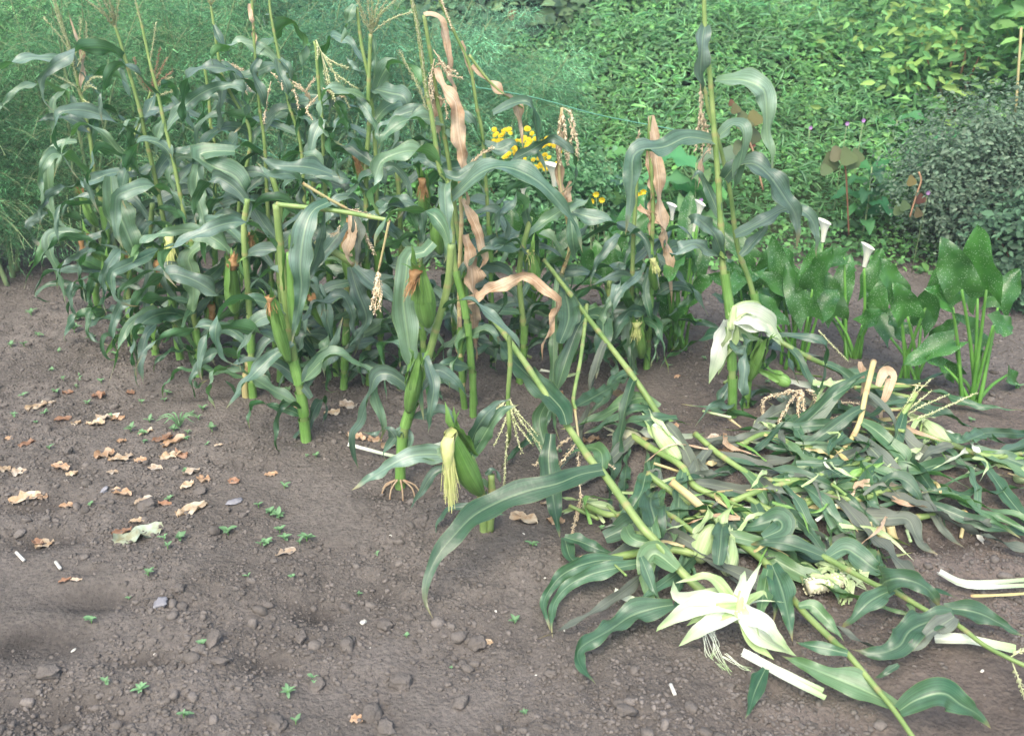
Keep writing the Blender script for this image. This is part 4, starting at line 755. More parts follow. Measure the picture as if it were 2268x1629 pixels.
split('pale split stalk lying on the soil below the white star-shaped husk', '1645,1448,.05 1730,1495,.04 1828,1545,.03', .020, 2)
split('longest whitish split stalk lying near the right edge above the fallen leaves', '2082,1270,.02 2130,1295,.03 2190,1300,.03 2290,1295,.02', .018, 2)
split('smooth white husk strip lying by itself at the right below the long fallen plant', '2070,1416,.02 2140,1418,.03 2250,1437,.02', .032, 1)
split('thin whitish stalk strip on the soil behind the leaning ear', '770,985,.02 830,1000,.02 895,1015,.02', .016, 1)
split('short pale stalk strip just right of the plant with exposed roots', '925,1000,.03 970,985,.04 1030,965,.04', .018, 1)
split('short white stalk end poking out left of the star-shaped husk', '1360,1313,.02 1390,1325,.03 1430,1336,.03', .025, 1)
split('thin pale stalk strip crossing the soil gap in the right of the heap', '1640,1128,.04 1700,1130,.04 1760,1135,.05 1800,1140,.04', .018, 1)
split('dry thin grey stem on the soil at the right edge below the split stalks', '2150,1320,.02 2210,1318,.02 2290,1312,.02', .01, 1, 'stalkd')
# ============================================================ CALLA LILIES
def calla_leaf(par, tip, base, width, seed, petiole_from=None):
    rnd = random.Random(seed); mb = MB(); tip = Vector(tip); base = Vector(base); ax = tip-base; Lx = ax.length; T = ax.normalized()
    tc = (CAMP-base).normalized(); nrm = (tc*rnd.uniform(.5, 1)+Vector((rnd.uniform(-.6, .6), rnd.uniform(-.5, .2), rnd.uniform(.2, .8)))); nrm = (nrm-T*nrm.dot(T)).normalized(); W = T.cross(nrm)
    n = 13; ms = [-1, -.75, -.5, -.25, 0, .25, .5, .75, 1]; vs = []; fs = []; uv = []; p1 = rnd.random()*6
    for i in range(n):
        t = i/(n-1)
        hw = width*.37*(math.sin(math.pi*(.30+.70*t))**.75) if t < .999 else .0005
        for s in ms:
            back = -.22*Lx*abs(s)**1.6*(1-t)**3            # lobes that sweep back past the stalk
            p = base+T*(t*Lx*1.12+back)+W*(s*hw)+nrm*(abs(s)*hw*.35-.16*Lx*t*t+.09*width*math.sin(12*t+p1+(2 if s > 0 else 0))*abs(s)**1.5)
            vs.append(p); uv.append((.5+s/2, t))
    m = len(ms)
    for i in range(n-1):
        for k in range(m-1): fs.append((i*m+k, i*m+k+1, (i+1)*m+k+1, (i+1)*m+k))
    mb.add(vs, fs, uv); return mb.build('leaf', M['calla'], par)
def calla(base, label, leaves, flowers=(), seed=1, rnd_leaves=0):
    rnd = random.Random(seed); b = G(*base); Y0 = b.y; t = thing('calla_lily', b, label, 'calla lily', 'calla lily clumps behind the corn')
    i = 0
    for (bu, bv, tu, tv, w_) in leaves:
        dy = rnd.uniform(-.12, .12); p0 = D(bu, bv, Y0+dy); p1 = D(tu, tv, Y0+dy+rnd.uniform(-.06, .06)); calla_leaf(t, p1, p0, w_, seed*50+i)
        st = b+Vector((rnd.uniform(-.035, .035), rnd.uniform(-.03, .03), -.01)); mb = MB(); tube(mb, [st, st.lerp(p0, .5)+Vector((0, 0, .02)), p0], lambda q: .0085*(1-.45*q), n=10, seg=7); mb.build('leaf_stalk', M['callas'], t); i += 1
    for k in range(rnd_leaves):
        a = rnd.uniform(0, 6.28); hh = rnd.uniform(.12, .42); rr = rnd.uniform(.03, .16); p0 = b+Vector((rr*math.cos(a), rr*math.sin(a), hh)); d = Vector((math.cos(a)*rnd.uniform(.3, 1), math.sin(a)*.6, rnd.uniform(-.5, .9))).normalized()
        calla_leaf(t, p0+d*rnd.uniform(.14, .22), p0, rnd.uniform(.09, .13), seed*70+k); mb = MB(); st = b+Vector((rnd.uniform(-.04, .04), rnd.uniform(-.03, .03), -.01)); tube(mb, [st, st.lerp(p0, .5)+Vector((0, 0, .02)), p0], lambda q: .008*(1-.45*q), n=8, seg=6); mb.build('leaf_stalk', M['callas'], t)
    for (fu, fv, s) in flowers:
        p = D(fu, fv, Y0-.03); st = b+Vector((rnd.uniform(-.02, .02), -.02, 0)); mb = MB(); tube(mb, [st, st.lerp(p, .5)+Vector((.01, 0, 0)), p], lambda q: .007*(1-.3*q), n=10, seg=7); mb.build('flower_stalk', M['callas'], t)
        mb = MB(); vs = []; fs = []; n, seg = 9, 18; tilt = Vector((rnd.uniform(-.12, .22), .05, 1)).normalized(); A = tilt.orthogonal().normalized(); B = tilt.cross(A)
        for i in range(n):
            q = i/(n-1)
            for k in range(seg):
                an = 2*math.pi*k/seg; r = s*(.24+.12*q+.46*q**3.2*(1+.35*math.cos(an-2))); vs.append(p+tilt*(s*2.5*q-.15*s*q**6+.30*s*q**4*math.cos(an-2))+(A*math.cos(an)+B*math.sin(an))*r)
        for i in range(n-1):
            for k in range(seg): fs.append((i*seg+k, i*seg+(k+1) % seg, (i+1)*seg+(k+1) % seg, (i+1)*seg+k))
        mb.add(vs, fs); f = mb.build('flower', M['white'], t); mb = MB(); tube(mb, [p+tilt*s*.2, p+tilt*s*1.1], s*.07, n=4, seg=6); mb.build('spadix', M['yel'], f)
    return t
calla((1755, 815), 'spotted calla clump with a white trumpet flower behind the tall right corn plants', [(1790, 700, 1745, 600, .14), (1735, 660, 1718, 540, .13), (1800, 640, 1830, 560, .13), (1770, 690, 1700, 640, .12), (1810, 700, 1850, 640, .13), (1720, 720, 1680, 650, .12), (1785, 640, 1810, 545, .11)], [(1822, 535, .032)], 1, 2)
calla((1890, 788), 'spotted calla clump with one upright white trumpet flower on a long stalk', [(1860, 660, 1880, 570, .12), (1930, 650, 1945, 560, .13), (1850, 700, 1835, 610, .13), (1935, 700, 1960, 620, .12), (1830, 690, 1800, 640, .10), (1910, 720, 1950, 690, .11)], [(1914, 590, .034)], 2, 1)
calla((2015, 850), 'flowerless spotted calla clump second from the right', [(1990, 660, 1960, 580, .12), (2050, 680, 2090, 600, .13), (2010, 700, 1990, 640, .14), (2040, 720, 2080, 640, .12), (2000, 740, 1975, 700, .11), (2070, 760, 2110, 710, .10)], [], 3, 1)
calla((2150, 892), 'largest spotted calla clump at the right edge with tall bright leaves', [(2185, 640, 2160, 525, .17), (2130, 640, 2095, 545, .16), (2165, 660, 2120, 590, .15), (2110, 680, 2070, 640, .12), (2210, 680, 2250, 600, .14), (2200, 720, 2245, 720, .12), (2175, 770, 2140, 700, .13), (2090, 810, 2060, 790, .09), (2230, 830, 2262, 850, .09), (2120, 830, 2090, 800, .09)], [], 4, 1)
calla((1500, 770), 'spotted calla clump with bright green stalks and white flowers left of the tall corn', [(1500, 620, 1490, 530, .12), (1540, 610, 1560, 530, .12), (1470, 600, 1450, 530, .12), (1530, 660, 1570, 610, .11), (1480, 650, 1440, 610, .11)], [(1488, 487, .025), (1545, 487, .028), (1536, 512, .02)], 5, 6)
calla((1355, 730), 'partly hidden calla clump behind the fallen slanting stalk', [(1340, 620, 1320, 540, .11), (1380, 610, 1400, 540, .11), (1360, 600, 1350, 520, .11), (1310, 600, 1285, 540, .11)], [], 6, 7)
calla((1665, 770), 'calla clump right behind the stems of the two tallest right-hand corn plants', [(1660, 640, 1650, 560, .12), (1690, 630, 1710, 550, .12), (1640, 640, 1610, 580, .11)], [], 7, 6)
calla((1160, 740), 'calla clump with a white flower hidden under the yellow blossoms', [(1150, 560, 1130, 470, .13), (1190, 550, 1210, 470, .13), (1170, 520, 1160, 440, .13)], [(1228, 412, .036), (1158, 440, .022)], 8, 5)
# ============================================================ GRASSY AND LEAFY BACKGROUND
def leaves_np(C, nrm, size, aspect, rot, tint, curl=.15):
    n = len(C); nrm = nrm/np.linalg.norm(nrm, axis=1, keepdims=True)
    ref = np.stack([np.cos(rot), np.sin(rot), np.zeros(n)], 1); a = ref-nrm*(ref*nrm).sum(1, keepdims=True); a /= np.linalg.norm(a, axis=1, keepdims=True)+1e-9; b = np.cross(nrm, a)
    L2 = size[:, None]; W2 = (size*aspect)[:, None]
    P = [C-a*L2*.5, C-a*L2*.2+b*W2*.46+nrm*L2*curl*.5, C+a*L2*.22+b*W2*.36+nrm*L2*curl*.4, C+a*L2*.52-nrm*L2*curl, C+a*L2*.22-b*W2*.36+nrm*L2*curl*.4, C-a*L2*.2-b*W2*.46+nrm*L2*curl*.5]
    V = np.stack(P, 1).reshape(-1, 3); o = (np.arange(n)*6)[:, None]
    Fq = np.concatenate([o+np.array([[0, 1, 2, 3]]), o+np.array([[0, 3, 4, 5]])], 0)
    return V, Fq, np.repeat(tint, 6, 0)
def canopy(x, y):
    b = hgt(x, y); k = np.clip((y-4.5)/.8, 0, 1)
    dome = lambda f, s: np.sqrt(np.abs(vn(x, y, f, s)))
    return b+k*(.08+.40*dome(1.3, 40)*vn(x, y, .6, 41)+.22*dome(3.0, 42)+.10*vn(x, y, 7, 43))
def photo_uv(x, y, z):
    yy = y*cp-(z-CAMZ)*sp; zz = y*sp+(z-CAMZ)*cp
    return (512+FPX*x/yy)/SP, (367.5-FPX*zz/yy)/SP
def cover(name, n, x0, x1, y0, y1, size, aspect, colfun, mask=None, label=None, depth=.16, seed=5, upb=1.0, lift=0):
    r = np.random.default_rng(seed); yb = y0+(y1-y0)*r.random(n)**.9; x = (x0+(x1-x0)*r.random(n))*(yb/y1*.9+.15); y = yb
    if mask is not None:
        k = mask(x, y); x, y = x[k], y[k]
    n = len(x); z = canopy(x, y)-depth*r.random(n)**2+lift*r.random(n); e = .05
    nr = np.stack([-(canopy(x+e, y)-canopy(x-e, y))/(2*e), -(canopy(x, y+e)-canopy(x, y-e))/(2*e), np.ones(n)*upb], 1)+r.normal(0, .55, (n, 3))+np.array([0, -.25, 0])
    nr[:, 2] = np.abs(nr[:, 2])+.15
    s = size*np.exp(r.normal(0, .28, n)); t = colfun(x, y, z, r, n)
    V, Fq, T_ = leaves_np(np.stack([x, y, z], 1), nr, s, np.full(n, aspect)*r.uniform(.8, 1.2, n), r.uniform(0, 6.28, n), t)
    o = npmesh(name, V, Fq, M['weed'], T_, smooth=False); o['kind'] = 'stuff'; tag(o, label, 'ground cover'); return o
def mixcol(pal, r, n, x, y, var=.25, f=1.5, seed=60):
    pal = np.array(pal); k = np.clip(((vn(x, y, f, seed)*.6+vn(x, y, f*4, seed+1)*.4)*len(pal)*1.2-.1*len(pal)+r.normal(0, .5, n)).astype(int), 0, len(pal)-1)
    return pal[k]*np.exp(r.normal(0, var, (n, 1)))*np.exp(r.normal(0, .06, (n, 3)))
G1 = [(.042, .100, .040), (.060, .145, .055), (.090, .200, .070), (.075, .165, .078), (.105, .210, .090)]
cover('weed_ground_cover', 190000, -6.3, 5.6, 4.55, 10.6, .027, .66, lambda x, y, z, r, n: mixcol(G1, r, n, x, y), mask=lambda x, y: ~((x < -1.0-.3*(y-4.5)) & (y < 5.7) & (x > -2.95)), label='low green weeds and clover covering the bank behind the vegetable plot', seed=5)
G2 = [(.11, .225, .115), (.14, .265, .135), (.09, .19, .10)]
def mk(x, y): return (vn(x, y, .8, 70) > .42)
cover('grass_ground_cover', 88000, -6.3, 5.6, 4.9, 10.6, .06, .12, lambda x, y, z, r, n: mixcol(G2, r, n, x, y, .2), mask=mk, label='fine feathery green grass over the bank behind the vegetable plot', seed=6, upb=.25, lift=.05)
def top(x, y):
    return (y > 7.6+.8*(vn(x, y, .9, 80)-.5)) & (vn(x, y, 1.2, 81) > .25)
G3 = [(.05, .09, .055), (.08, .13, .08), (.12, .18, .11), (.035, .065, .04), (.17, .06, .04)]
cover('vine_ground_cover', 22000, -5.2, 5.6, 7.4, 11.2, .095, .8, lambda x, y, z, r, n: np.where((r.random((n, 1)) < .02), np.array([[.28, .07, .04]]), mixcol(G3[:4], r, n, x, y)), mask=top, label='large-leaved vine with a few red leaves across the top of the bank', seed=7, lift=.15)
# ------------------------------------------------------------ leafy shrubs and weeds (things)
def shrub(name, label, cat_, c, rad, n, size, aspect, pal, stems=5, seed=1, shape='ball', stemm='twig', var=.22, group=None, drop=0, fill=.5):
    r = np.random.default_rng(seed); t = thing(name, Vector(c), label, cat_, group); c = np.array(c); rad = np.array(rad)
    nc = max(8, n//60); d = r.normal(0, 1, (nc, 3)); d /= np.linalg.norm(d, axis=1, keepdims=True); cc = d*(r.random((nc, 1))**(1-fill)); k = r.integers(0, nc, n)
    q = cc[k]+r.normal(0, .17, (n, 3)); pos = c+np.array([0, 0, rad[2]])+q*rad; pos[:, 2] = np.maximum(pos[:, 2], hgt(pos[:, 0], pos[:, 1])+.02)
    nr = q*.8+r.normal(0, .5, (n, 3))+np.array([0, -.3, .9]); pal = np.array(pal); tt = pal[r.integers(0, len(pal), n)]*np.exp(r.normal(0, var, (n, 1)))*np.exp(r.normal(0, .12, (nc, 1)))[k]
    V, Fq, T_ = leaves_np(pos, nr, size*np.exp(r.normal(0, .2, n)), np.full(n, aspect), r.uniform(0, 6.28, n), tt, curl=.15+drop)
    o = npmesh('foliage', V-c, Fq, M['weed'], T_, smooth=False); o.parent = t
    mb = MB(); rr = random.Random(seed)
    for i in range(stems):
        e = cc[rr.randrange(nc)]*rad*.9+np.array([0, 0, rad[2]])+c; b = Vector(c)+Vector((rr.uniform(-.04, .04), rr.uniform(-.04, .04), -.03)); e = Vector(e); tube(mb, [b, b.lerp(e, .5)+Vector((0, 0, .06)), e], lambda q: .008*(1-.7*q), n=8, seg=5)
    mb.build('stem', M[stemm], t); return t
def shrub_at(name, label, cat_, base, Y, rad, *a, **k):
    p = D(base[0], base[1], Y); p.z = float(hgt(p.x, p.y)); return shrub(name, label, cat_, tuple(p), rad, *a, **k)
GREY = [(.065, .11, .078), (.085, .135, .095), (.11, .155, .115), (.05, .08, .058)]
shrub_at('grey_leaved_shrub', 'grey-green small-leaved shrub at the right edge behind the calla clumps', 'shrub', (2190, 560), 4.7, (.50, .40, .42), 24000, .021, .6, GREY, 14, seed=3, var=.1)
shrub_at('grey_leaved_shrub', 'dark grey-green low shrub hugging the soil at the right edge below the grey-leaved one', 'shrub', (2265, 640), 4.15, (.28, .25, .26), 6000, .032, .6, [(.035, .07, .045), (.05, .10, .06)], 8, seed=4)
YG = [(.07, .16, .06), (.10, .20, .07), (.06, .14, .06), (.13, .20, .06)]
t = shrub_at('leafy_sapling', 'yellow-green broad-leaved sapling with reddish branching stems at the upper right', 'sapling', (2090, 300), 6.0, (1.0, .7, .66), 2300, .062, .45, YG, 0, seed=5, fill=.5)
mb = MB()
for e in ['2100,265 2085,200 2060,150 2040,90', '2098,262 2100,205 2110,120 2130,60', '2100,265 2060,200 2010,140', '2103,265 2140,190 2180,100', '2105,265 2125,180 2150,60', '2096,262 2070,215 2050,205']: tube(mb, pp(e, 5.75), lambda q: .011*(1-.7*q), n=10, seg=6)
mb.build('branch', M['bark'], t)
shrub_at('leafy_sapling', 'pale broad-leaved sapling cut off by the top right corner', 'sapling', (2290, 330), 5.4, (.32, .4, .80), 1300, .10, .5, [(.10, .22, .08), (.15, .28, .10), (.08, .18, .07)], 4, seed=6, stemm='bark')
shrub_at('broad_leaved_bush', 'light green large-leaved bush along the top edge right of the tall corn', 'bush', (1500, 150), 6.9, (.8, .5, .30), 1700, .11, .65, [(.05, .11, .05), (.09, .16, .08), (.035, .08, .04)], 4, seed=7)
shrub_at('broad_leaved_bush', 'dark leafy bush with red leaves along the top edge in the middle', 'bush', (1200, 125), 7.1, (1.0, .5, .28), 2200, .10, .65, [*([(.05, .09, .05), (.08, .13, .07), (.03, .06, .04)]*9), (.13, .05, .03)], 4, seed=8)
shrub_at('broad_leaved_bush', 'dark leafy bush along the top edge above the short grass left of the middle', 'bush', (620, 80), 7.3, (1.0, .6, .28), 2300, .09, .6, [(.05, .11, .05), (.09, .15, .075), (.035, .08, .04)], 4, seed=9)
shrub_at('broad_leaved_bush', 'leafy bush with dark hollows on the top edge just left of the yellow-green sapling', 'bush', (1800, 115), 7.1, (.8, .5, .28), 2200, .075, .65, [(.05, .11, .05), (.08, .15, .07), (.035, .08, .04)], 4, seed=19)
# upright broad-leaf weeds with whorled pointed leaves
def whorl(label, u, v, Y, h, n, size, colr, seed, spread=.16, name='broad_leaved_weed', droopy=0, group='broad-leaved weeds behind the plot', aspect=.42):
    rr = random.Random(seed); b = D(u, v, Y); top_ = b.copy(); b.z = float(hgt(b.x, b.y)); top_.z = max(top_.z, b.z+h); t = thing(name, b, label, 'weed', group)
    mb = MB(); tube(mb, [b, b.lerp(top_, .5)+Vector((.01, 0, 0)), top_], lambda q: .006*(1-.5*q), n=8, seg=6); mb.build('stem', M['fernst'], t); mb = MB()
    for k in range(n):
        f = 1-(k/n)*.75; p = b.lerp(top_, f); a = k*2.4; l = size*rr.uniform(.7, 1.1); d = Vector((math.cos(a), math.sin(a), 0)); z = .5-droopy
        ribbon(mb, [p, p+d*l*.4+Vector((0, 0, l*.25*z)), p+d*l*.75+Vector((0, 0, l*.2*z)), p+d*l+Vector((0, 0, -l*.15-droopy*l*.5))], l*aspect, camk=.3, out=0, roll=.15, kind='lance', n=9, c=tuple(q*.55*rr.uniform(.75, 1.25) for q in colr), fold=.3)
    mb.build('foliage', M['weed'], t); return t
W1 = (.07, .22, .09)
for i, (lab, u, v, Y, h, n, s, c_) in enumerate([
    ('pointed-leaf weed left of the grey-green shrub, nearest the calla clumps', 1920, 440, 4.9, .45, 18, .17, W1), ('pointed-leaf weed standing just below the yellow-green sapling stems', 2060, 330, 5.2, .4, 16, .17, (.08, .24, .10)), ('pointed-leaf weed right beneath the sapling, next to the grey shrub top', 2150, 310, 5.3, .4, 16, .16, (.09, .25, .12)),
    ('bright pointed-leaf weed between the vine leaves and the grey shrub', 1980, 310, 5.4, .4, 16, .16, (.10, .26, .12)), ('pointed-leaf weed at the right edge above the grey shrub', 2230, 330, 5.2, .45, 16, .15, (.07, .20, .09)), ('pointed-leaf weed in front of the sapling on its left side', 1930, 250, 5.8, .4, 16, .18, (.10, .25, .10)),
    ('large soft-leaved weed left of the tall right corn stalk', 1540, 385, 4.9, .45, 12, .24, (.14, .32, .14)), ('large soft-leaved weed behind the broad dried corn leaf', 1395, 440, 4.9, .35, 10, .22, (.12, .28, .14)), ('large soft-leaved weed with pale leaf right of the yellow flowers', 1340, 390, 5.2, .35, 10, .2, (.11, .27, .12)),
    ('pale grey-green weed in the soft grass right of the yellow flowers', 1300, 420, 5.0, .3, 14, .12, (.10, .2, .12)), ('drooping yellow-green weed between sapling and soft grass', 2010, 200, 6.4, .35, 14, .2, (.2, .32, .08))]):
    whorl(lab, u, v, Y, h, n, s, c_, 100+i, aspect=.42 if i < 6 else .6)
# vine with yellowing round leaves
def vine(label, stem, Y, lv, seed, name='vine_shoot', stemm='bark'):
    t = thing(name, D(*[float(q) for q in stem.split()[0].split(',')][:2], Y), label, 'vine'); mb = MB(); tube(mb, pp(stem, Y), .0045, n=16, seg=6); mb.build('stem', M[stemm], t); rr = random.Random(seed)
    for u, v, s, c_ in lv:
        mb = MB(); p = D(u, v, Y+rr.uniform(-.03, .03)); n_ = 14; nr = Vector((rr.uniform(-.4, .4), -1, rr.uniform(.1, .9))).normalized(); A = nr.orthogonal().normalized(); B = nr.cross(A); vs = [p]
        for k in range(n_):
            a = 2*math.pi*k/n_; r_ = s*.85*(1+.15*math.cos(3*a)+.08*math.sin(7*a)); vs.append(p+(A*math.cos(a)+B*math.sin(a))*r_-nr*s*.25*(.5+.5*math.cos(2*a)))
        mb.add(vs, [(0, k+1, (k+1) % n_+1) for k in range(n_)], None, tuple(.75*(q*.24+.03) for q in c_)); mb.build('leaf', M['weed'], t)
    return t
vine('vine shoot with yellowing round leaves right of the tallest corn stalk', '1690,420 1670,340 1650,290 1630,240', 4.6, [(1650, 265, .055, (.25, .33, .10)), (1672, 262, .045, (.38, .36, .06)), (1665, 300, .055, (.22, .30, .10)), (1630, 240, .03, (.30, .30, .08)), (1665, 320, .02, (.38, .08, .04)), (1640, 325, .045, (.2, .3, .1)), (1620, 228, .018, (.4, .15, .05))], 1)
vine('vine shoot with big pale leaves beside a dark bare twig', '1880,520 1876,430 1872,370 1860,350', 4.7, [(1840, 360, .06, (.30, .38, .14)), (1880, 345, .055, (.28, .42, .12)), (1855, 340, .045, (.36, .36, .16)), (1890, 360, .04, (.22, .38, .10)), (1830, 375, .035, (.2, .36, .1)), (1900, 345, .045, (.3, .42, .14))], 2, stemm='twig')
vine('reddish shoot with orange tinted leaves left of the grey-green shrub', '2015,480 2030,430 2040,400 2035,380', 4.5, [(2005, 455, .03, (.15, .32, .08)), (2040, 440, .03, (.3, .08, .04)), (2020, 400, .03, (.5, .4, .1)), (2035, 470, .03, (.28, .22, .08)), (1990, 465, .03, (.2, .38, .1))], 3)
for lab, s, Y in [('tall bare pale stalk of a weed at the right edge', '2236,345 2248,260 2256,150 2262,60', 4.8)]:
    mb = MB(); tube(mb, pp(s, Y), .006, n=12, seg=6); tag(center(mb.build('weed_stalk', M['stalkd'])), lab, 'stalk')
# ------------------------------------------------------------ yellow chrysanthemums
t = shrub_at('chrysanthemum_bush', 'yellow flowering chrysanthemum bush behind the middle of the corn', 'flower bush', (1180, 430), 4.75, (.42, .25, .30), 7000, .03, .5, [(.05, .13, .06), (.08, .18, .09), (.10, .2, .11)], 8, seed=12)
rr = random.Random(5)
FLW = [(rr.gauss(1160, 38), rr.gauss(318, 22)) for k in range(84)]+[(1085+rr.uniform(0, 30), 297+rr.uniform(-5, 5)) for k in range(4)]+[(rr.uniform(1150, 1240), rr.uniform(340, 385)) for k in range(16)]
FLW = [f for f in FLW if f[1] > 280 and 1075 < f[0] < 1245][:98]
for u, v in FLW:
    mb = MB(); p = D(u, v, 4.45+rr.uniform(-.1, .12)); s = rr.uniform(.010, .016); nr = Vector((rr.uniform(-.5, .5), -1, rr.uniform(.4, 1.4))).normalized(); A = nr.orthogonal().normalized(); B = nr.cross(A)
    for ring, (q, lift) in enumerate([(1, 0), (.7, .25), (.4, .4)]):
        for k in range(10):
            a = 2*math.pi*(k+.5*ring)/10; d = A*math.cos(a)+B*math.sin(a); e = nr.cross(d)*s*q*.30; mb.add([p+nr*s*lift, p+d*s*q*.6+e+nr*s*(lift+.1), p+d*s*q+nr*s*lift*.8, p+d*s*q*.6-e+nr*s*(lift+.1)], [(0, 1, 2, 3)])
    mb.build('flower_head', M['yel'], t, smooth=False)
mb_small = [(1305, 458), (1302, 465), (1333, 442), (1425, 424), (1418, 430), (1320, 430), (1310, 445)]
t = thing('marigold_plant', G(1310, 560), 'small yellow flowers on thin stems between the corn and the calla leaves', 'flower')
for u, v in mb_small:
    p = D(u, v, 4.3); b = Vector((p.x+.02, 4.32, float(hgt(p.x, 4.32)))); mb = MB(); tube(mb, [b, b.lerp(p, .6)+Vector((.01, 0, 0)), p], .002, n=6, seg=4); mb.build('stem', M['fernst'], t); mb = MB()
    for k in range(9):
        a = k*.698; d = Vector((math.cos(a), -.4*abs(math.sin(a)), math.sin(a))).normalized()*.016; e = Vector((-math.sin(a), 0, math.cos(a)))*.005; mb.add([p, p+d*.6+e, p+d, p+d*.6-e], [(0, 1, 2, 3)])
    mb.build('flower_head', M['yel'], t, smooth=False)
for i, (u, v, Y, lab) in enumerate([(2046, 263, 5.2, 'small purple wildflower in the weeds beside the pale vine leaves'), (1876, 283, 5.3, 'tiny mauve wildflower in the weeds above the pale vine leaves'), (1795, 282, 5.6, 'lilac wildflower in the grass between the tall corn and the sapling'), (2055, 426, 4.8, 'bright purple wildflower in the weeds left of the grey shrub'), (1552, 440, 4.9, 'faint lilac wildflower behind the tall right corn plant')]):
    p = D([1876, 1912, 1795, 2055, 1552][i], [273, 266, 282, 426, 442][i], Y-.25); b = Vector((p.x, p.y+.02, float(hgt(p.x, p.y)))); t = thing('wildflower', b, lab, 'flower'); mb = MB(); tube(mb, [b, p], .002, n=4, seg=4); mb.build('stem', M['fernst'], t); mb = MB()
    for k in range(6):
        a = k*1.047; d = Vector((math.cos(a), -.5, math.sin(a))).normalized()*.013; e = Vector((-math.sin(a), 0, math.cos(a)))*.005; mb.add([p, p+d*.6+e, p+d, p+d*.6-e], [(0, 1, 2, 3)])
    mb.build('flower_head', M['purple'], t, smooth=False)
# ============================================================ ASPARAGUS FERN
def asparagus(label, x, y, h, lean, seed, stems=9, spread=.5, dens=1.0, tint=(1, 1, 1), low=.28):
    r = np.random.default_rng(seed); b = Vector((x, y, float(hgt(x, y)))); t = thing('asparagus_plant', b, label, 'asparagus fern', 'feathery asparagus ferns on the left')
    sm_ = MB(); br = []
    for k in range(stems):
        a = r.uniform(0, 6.28); o = Vector((r.normal(0, .07), r.normal(0, .05), 0)); top_ = b+o+Vector((spread*math.cos(a)*r.uniform(.3, 1)+lean[0], spread*math.sin(a)*r.uniform(.2, .8)+lean[1], h*r.uniform(.75, 1.05)))
        K = tube(sm_, [b+o, (b+o).lerp(top_, .4)+Vector((0, 0, h*.12)), (b+o).lerp(top_, .75)+Vector((0, 0, h*.08)), top_], lambda q: .012*(1-.88*q), n=20, seg=6)
        nb = int(26*dens)
        for j in range(nb):
            f = low+(1-low)*(j+r.random())/nb; p = K[min(19, int(f*19))]; aa = r.uniform(0, 6.28); l = (.42*(1.15-f)+.10)*r.uniform(.7, 1.2)
            d = Vector((math.cos(aa), math.sin(aa), r.uniform(.3, .9))).normalized(); e = p+d*l*.6; e2 = e+(d+Vector((lean[0]*.5, 0, -.9))).normalized()*l*.5; br.append((p, e, e2))
    sm_.build('stem', M['fernst'], t)
    P0 = np.array([[*q] for q, _, _ in br]); P1 = np.array([[*q] for _, q, _ in br]); P2 = np.array([[*q] for _, _, q in br])
    tw = MB()
    for p, e, e2 in br: tube(tw, [p, e, e2], .0013, n=5, seg=3, cap=False)
    tw.build('twig', M['fernst'], t)
    per = 120; n = len(br)*per; k = np.repeat(np.arange(len(br)), per); q = r.random(n)[:, None]; base = (1-q)**2*P0[k]+2*q*(1-q)*P1[k]+q*q*P2[k]
    # short side sprays carrying needles
    sd_ = r.normal(0, 1, (n, 3)); sd_[:, 2] = sd_[:, 2]*.6-.15; sd_ /= np.linalg.norm(sd_, axis=1, keepdims=True); base = base+sd_*(r.random((n, 1))*.11)
    dirn = (P2-P1)[k]; dirn /= np.linalg.norm(dirn, axis=1, keepdims=True); dd = sd_*.7+dirn*.5+r.normal(0, .35, (n, 3)); dd /= np.linalg.norm(dd, axis=1, keepdims=True)
    ln = r.uniform(.022, .05, (n, 1)); wv = np.cross(dd, r.normal(0, 1, (n, 3))); wv /= np.linalg.norm(wv, axis=1, keepdims=True); wd = r.uniform(.0009, .0017, (n, 1))
    V = np.stack([base-wv*wd, base+wv*wd, base+dd*ln], 1).reshape(-1, 3)-np.array(b); Fq = np.arange(n*3).reshape(-1, 3)
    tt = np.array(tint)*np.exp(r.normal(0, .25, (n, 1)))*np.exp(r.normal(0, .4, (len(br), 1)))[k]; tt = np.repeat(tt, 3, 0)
    o = npmesh('foliage', V, Fq, M['fern'], tt, smooth=False); o.parent = t
for i, (lab, x, y, h, ln, st, spd, tn, lo) in enumerate([  # tn darkens the leftmost ferns, painting their dense shade into the needle colour
    ('shade-tinted green feathery asparagus fern filling the left edge of the picture', -2.55, 4.55, 1.35, (.05, -.05), 11, .45, (.62, .74, .66), .12),
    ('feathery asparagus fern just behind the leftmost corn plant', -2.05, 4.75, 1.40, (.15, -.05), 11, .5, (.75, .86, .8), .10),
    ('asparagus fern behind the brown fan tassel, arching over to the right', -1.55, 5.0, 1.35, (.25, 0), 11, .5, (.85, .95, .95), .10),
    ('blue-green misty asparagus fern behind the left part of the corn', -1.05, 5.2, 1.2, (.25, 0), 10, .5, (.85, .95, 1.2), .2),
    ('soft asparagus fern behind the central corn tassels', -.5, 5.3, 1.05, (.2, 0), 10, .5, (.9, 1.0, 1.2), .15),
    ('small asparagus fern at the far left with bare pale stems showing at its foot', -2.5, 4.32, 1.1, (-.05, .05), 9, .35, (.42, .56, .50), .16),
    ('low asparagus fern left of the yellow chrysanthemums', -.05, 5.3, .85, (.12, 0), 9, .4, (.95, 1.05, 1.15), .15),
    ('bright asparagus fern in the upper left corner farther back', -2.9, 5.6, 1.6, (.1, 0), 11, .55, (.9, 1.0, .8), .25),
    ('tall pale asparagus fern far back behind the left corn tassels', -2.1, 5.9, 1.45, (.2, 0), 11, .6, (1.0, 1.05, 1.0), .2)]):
    asparagus(lab, x, y, h, ln, 200+i, st, spd, 1.0, tn, lo)
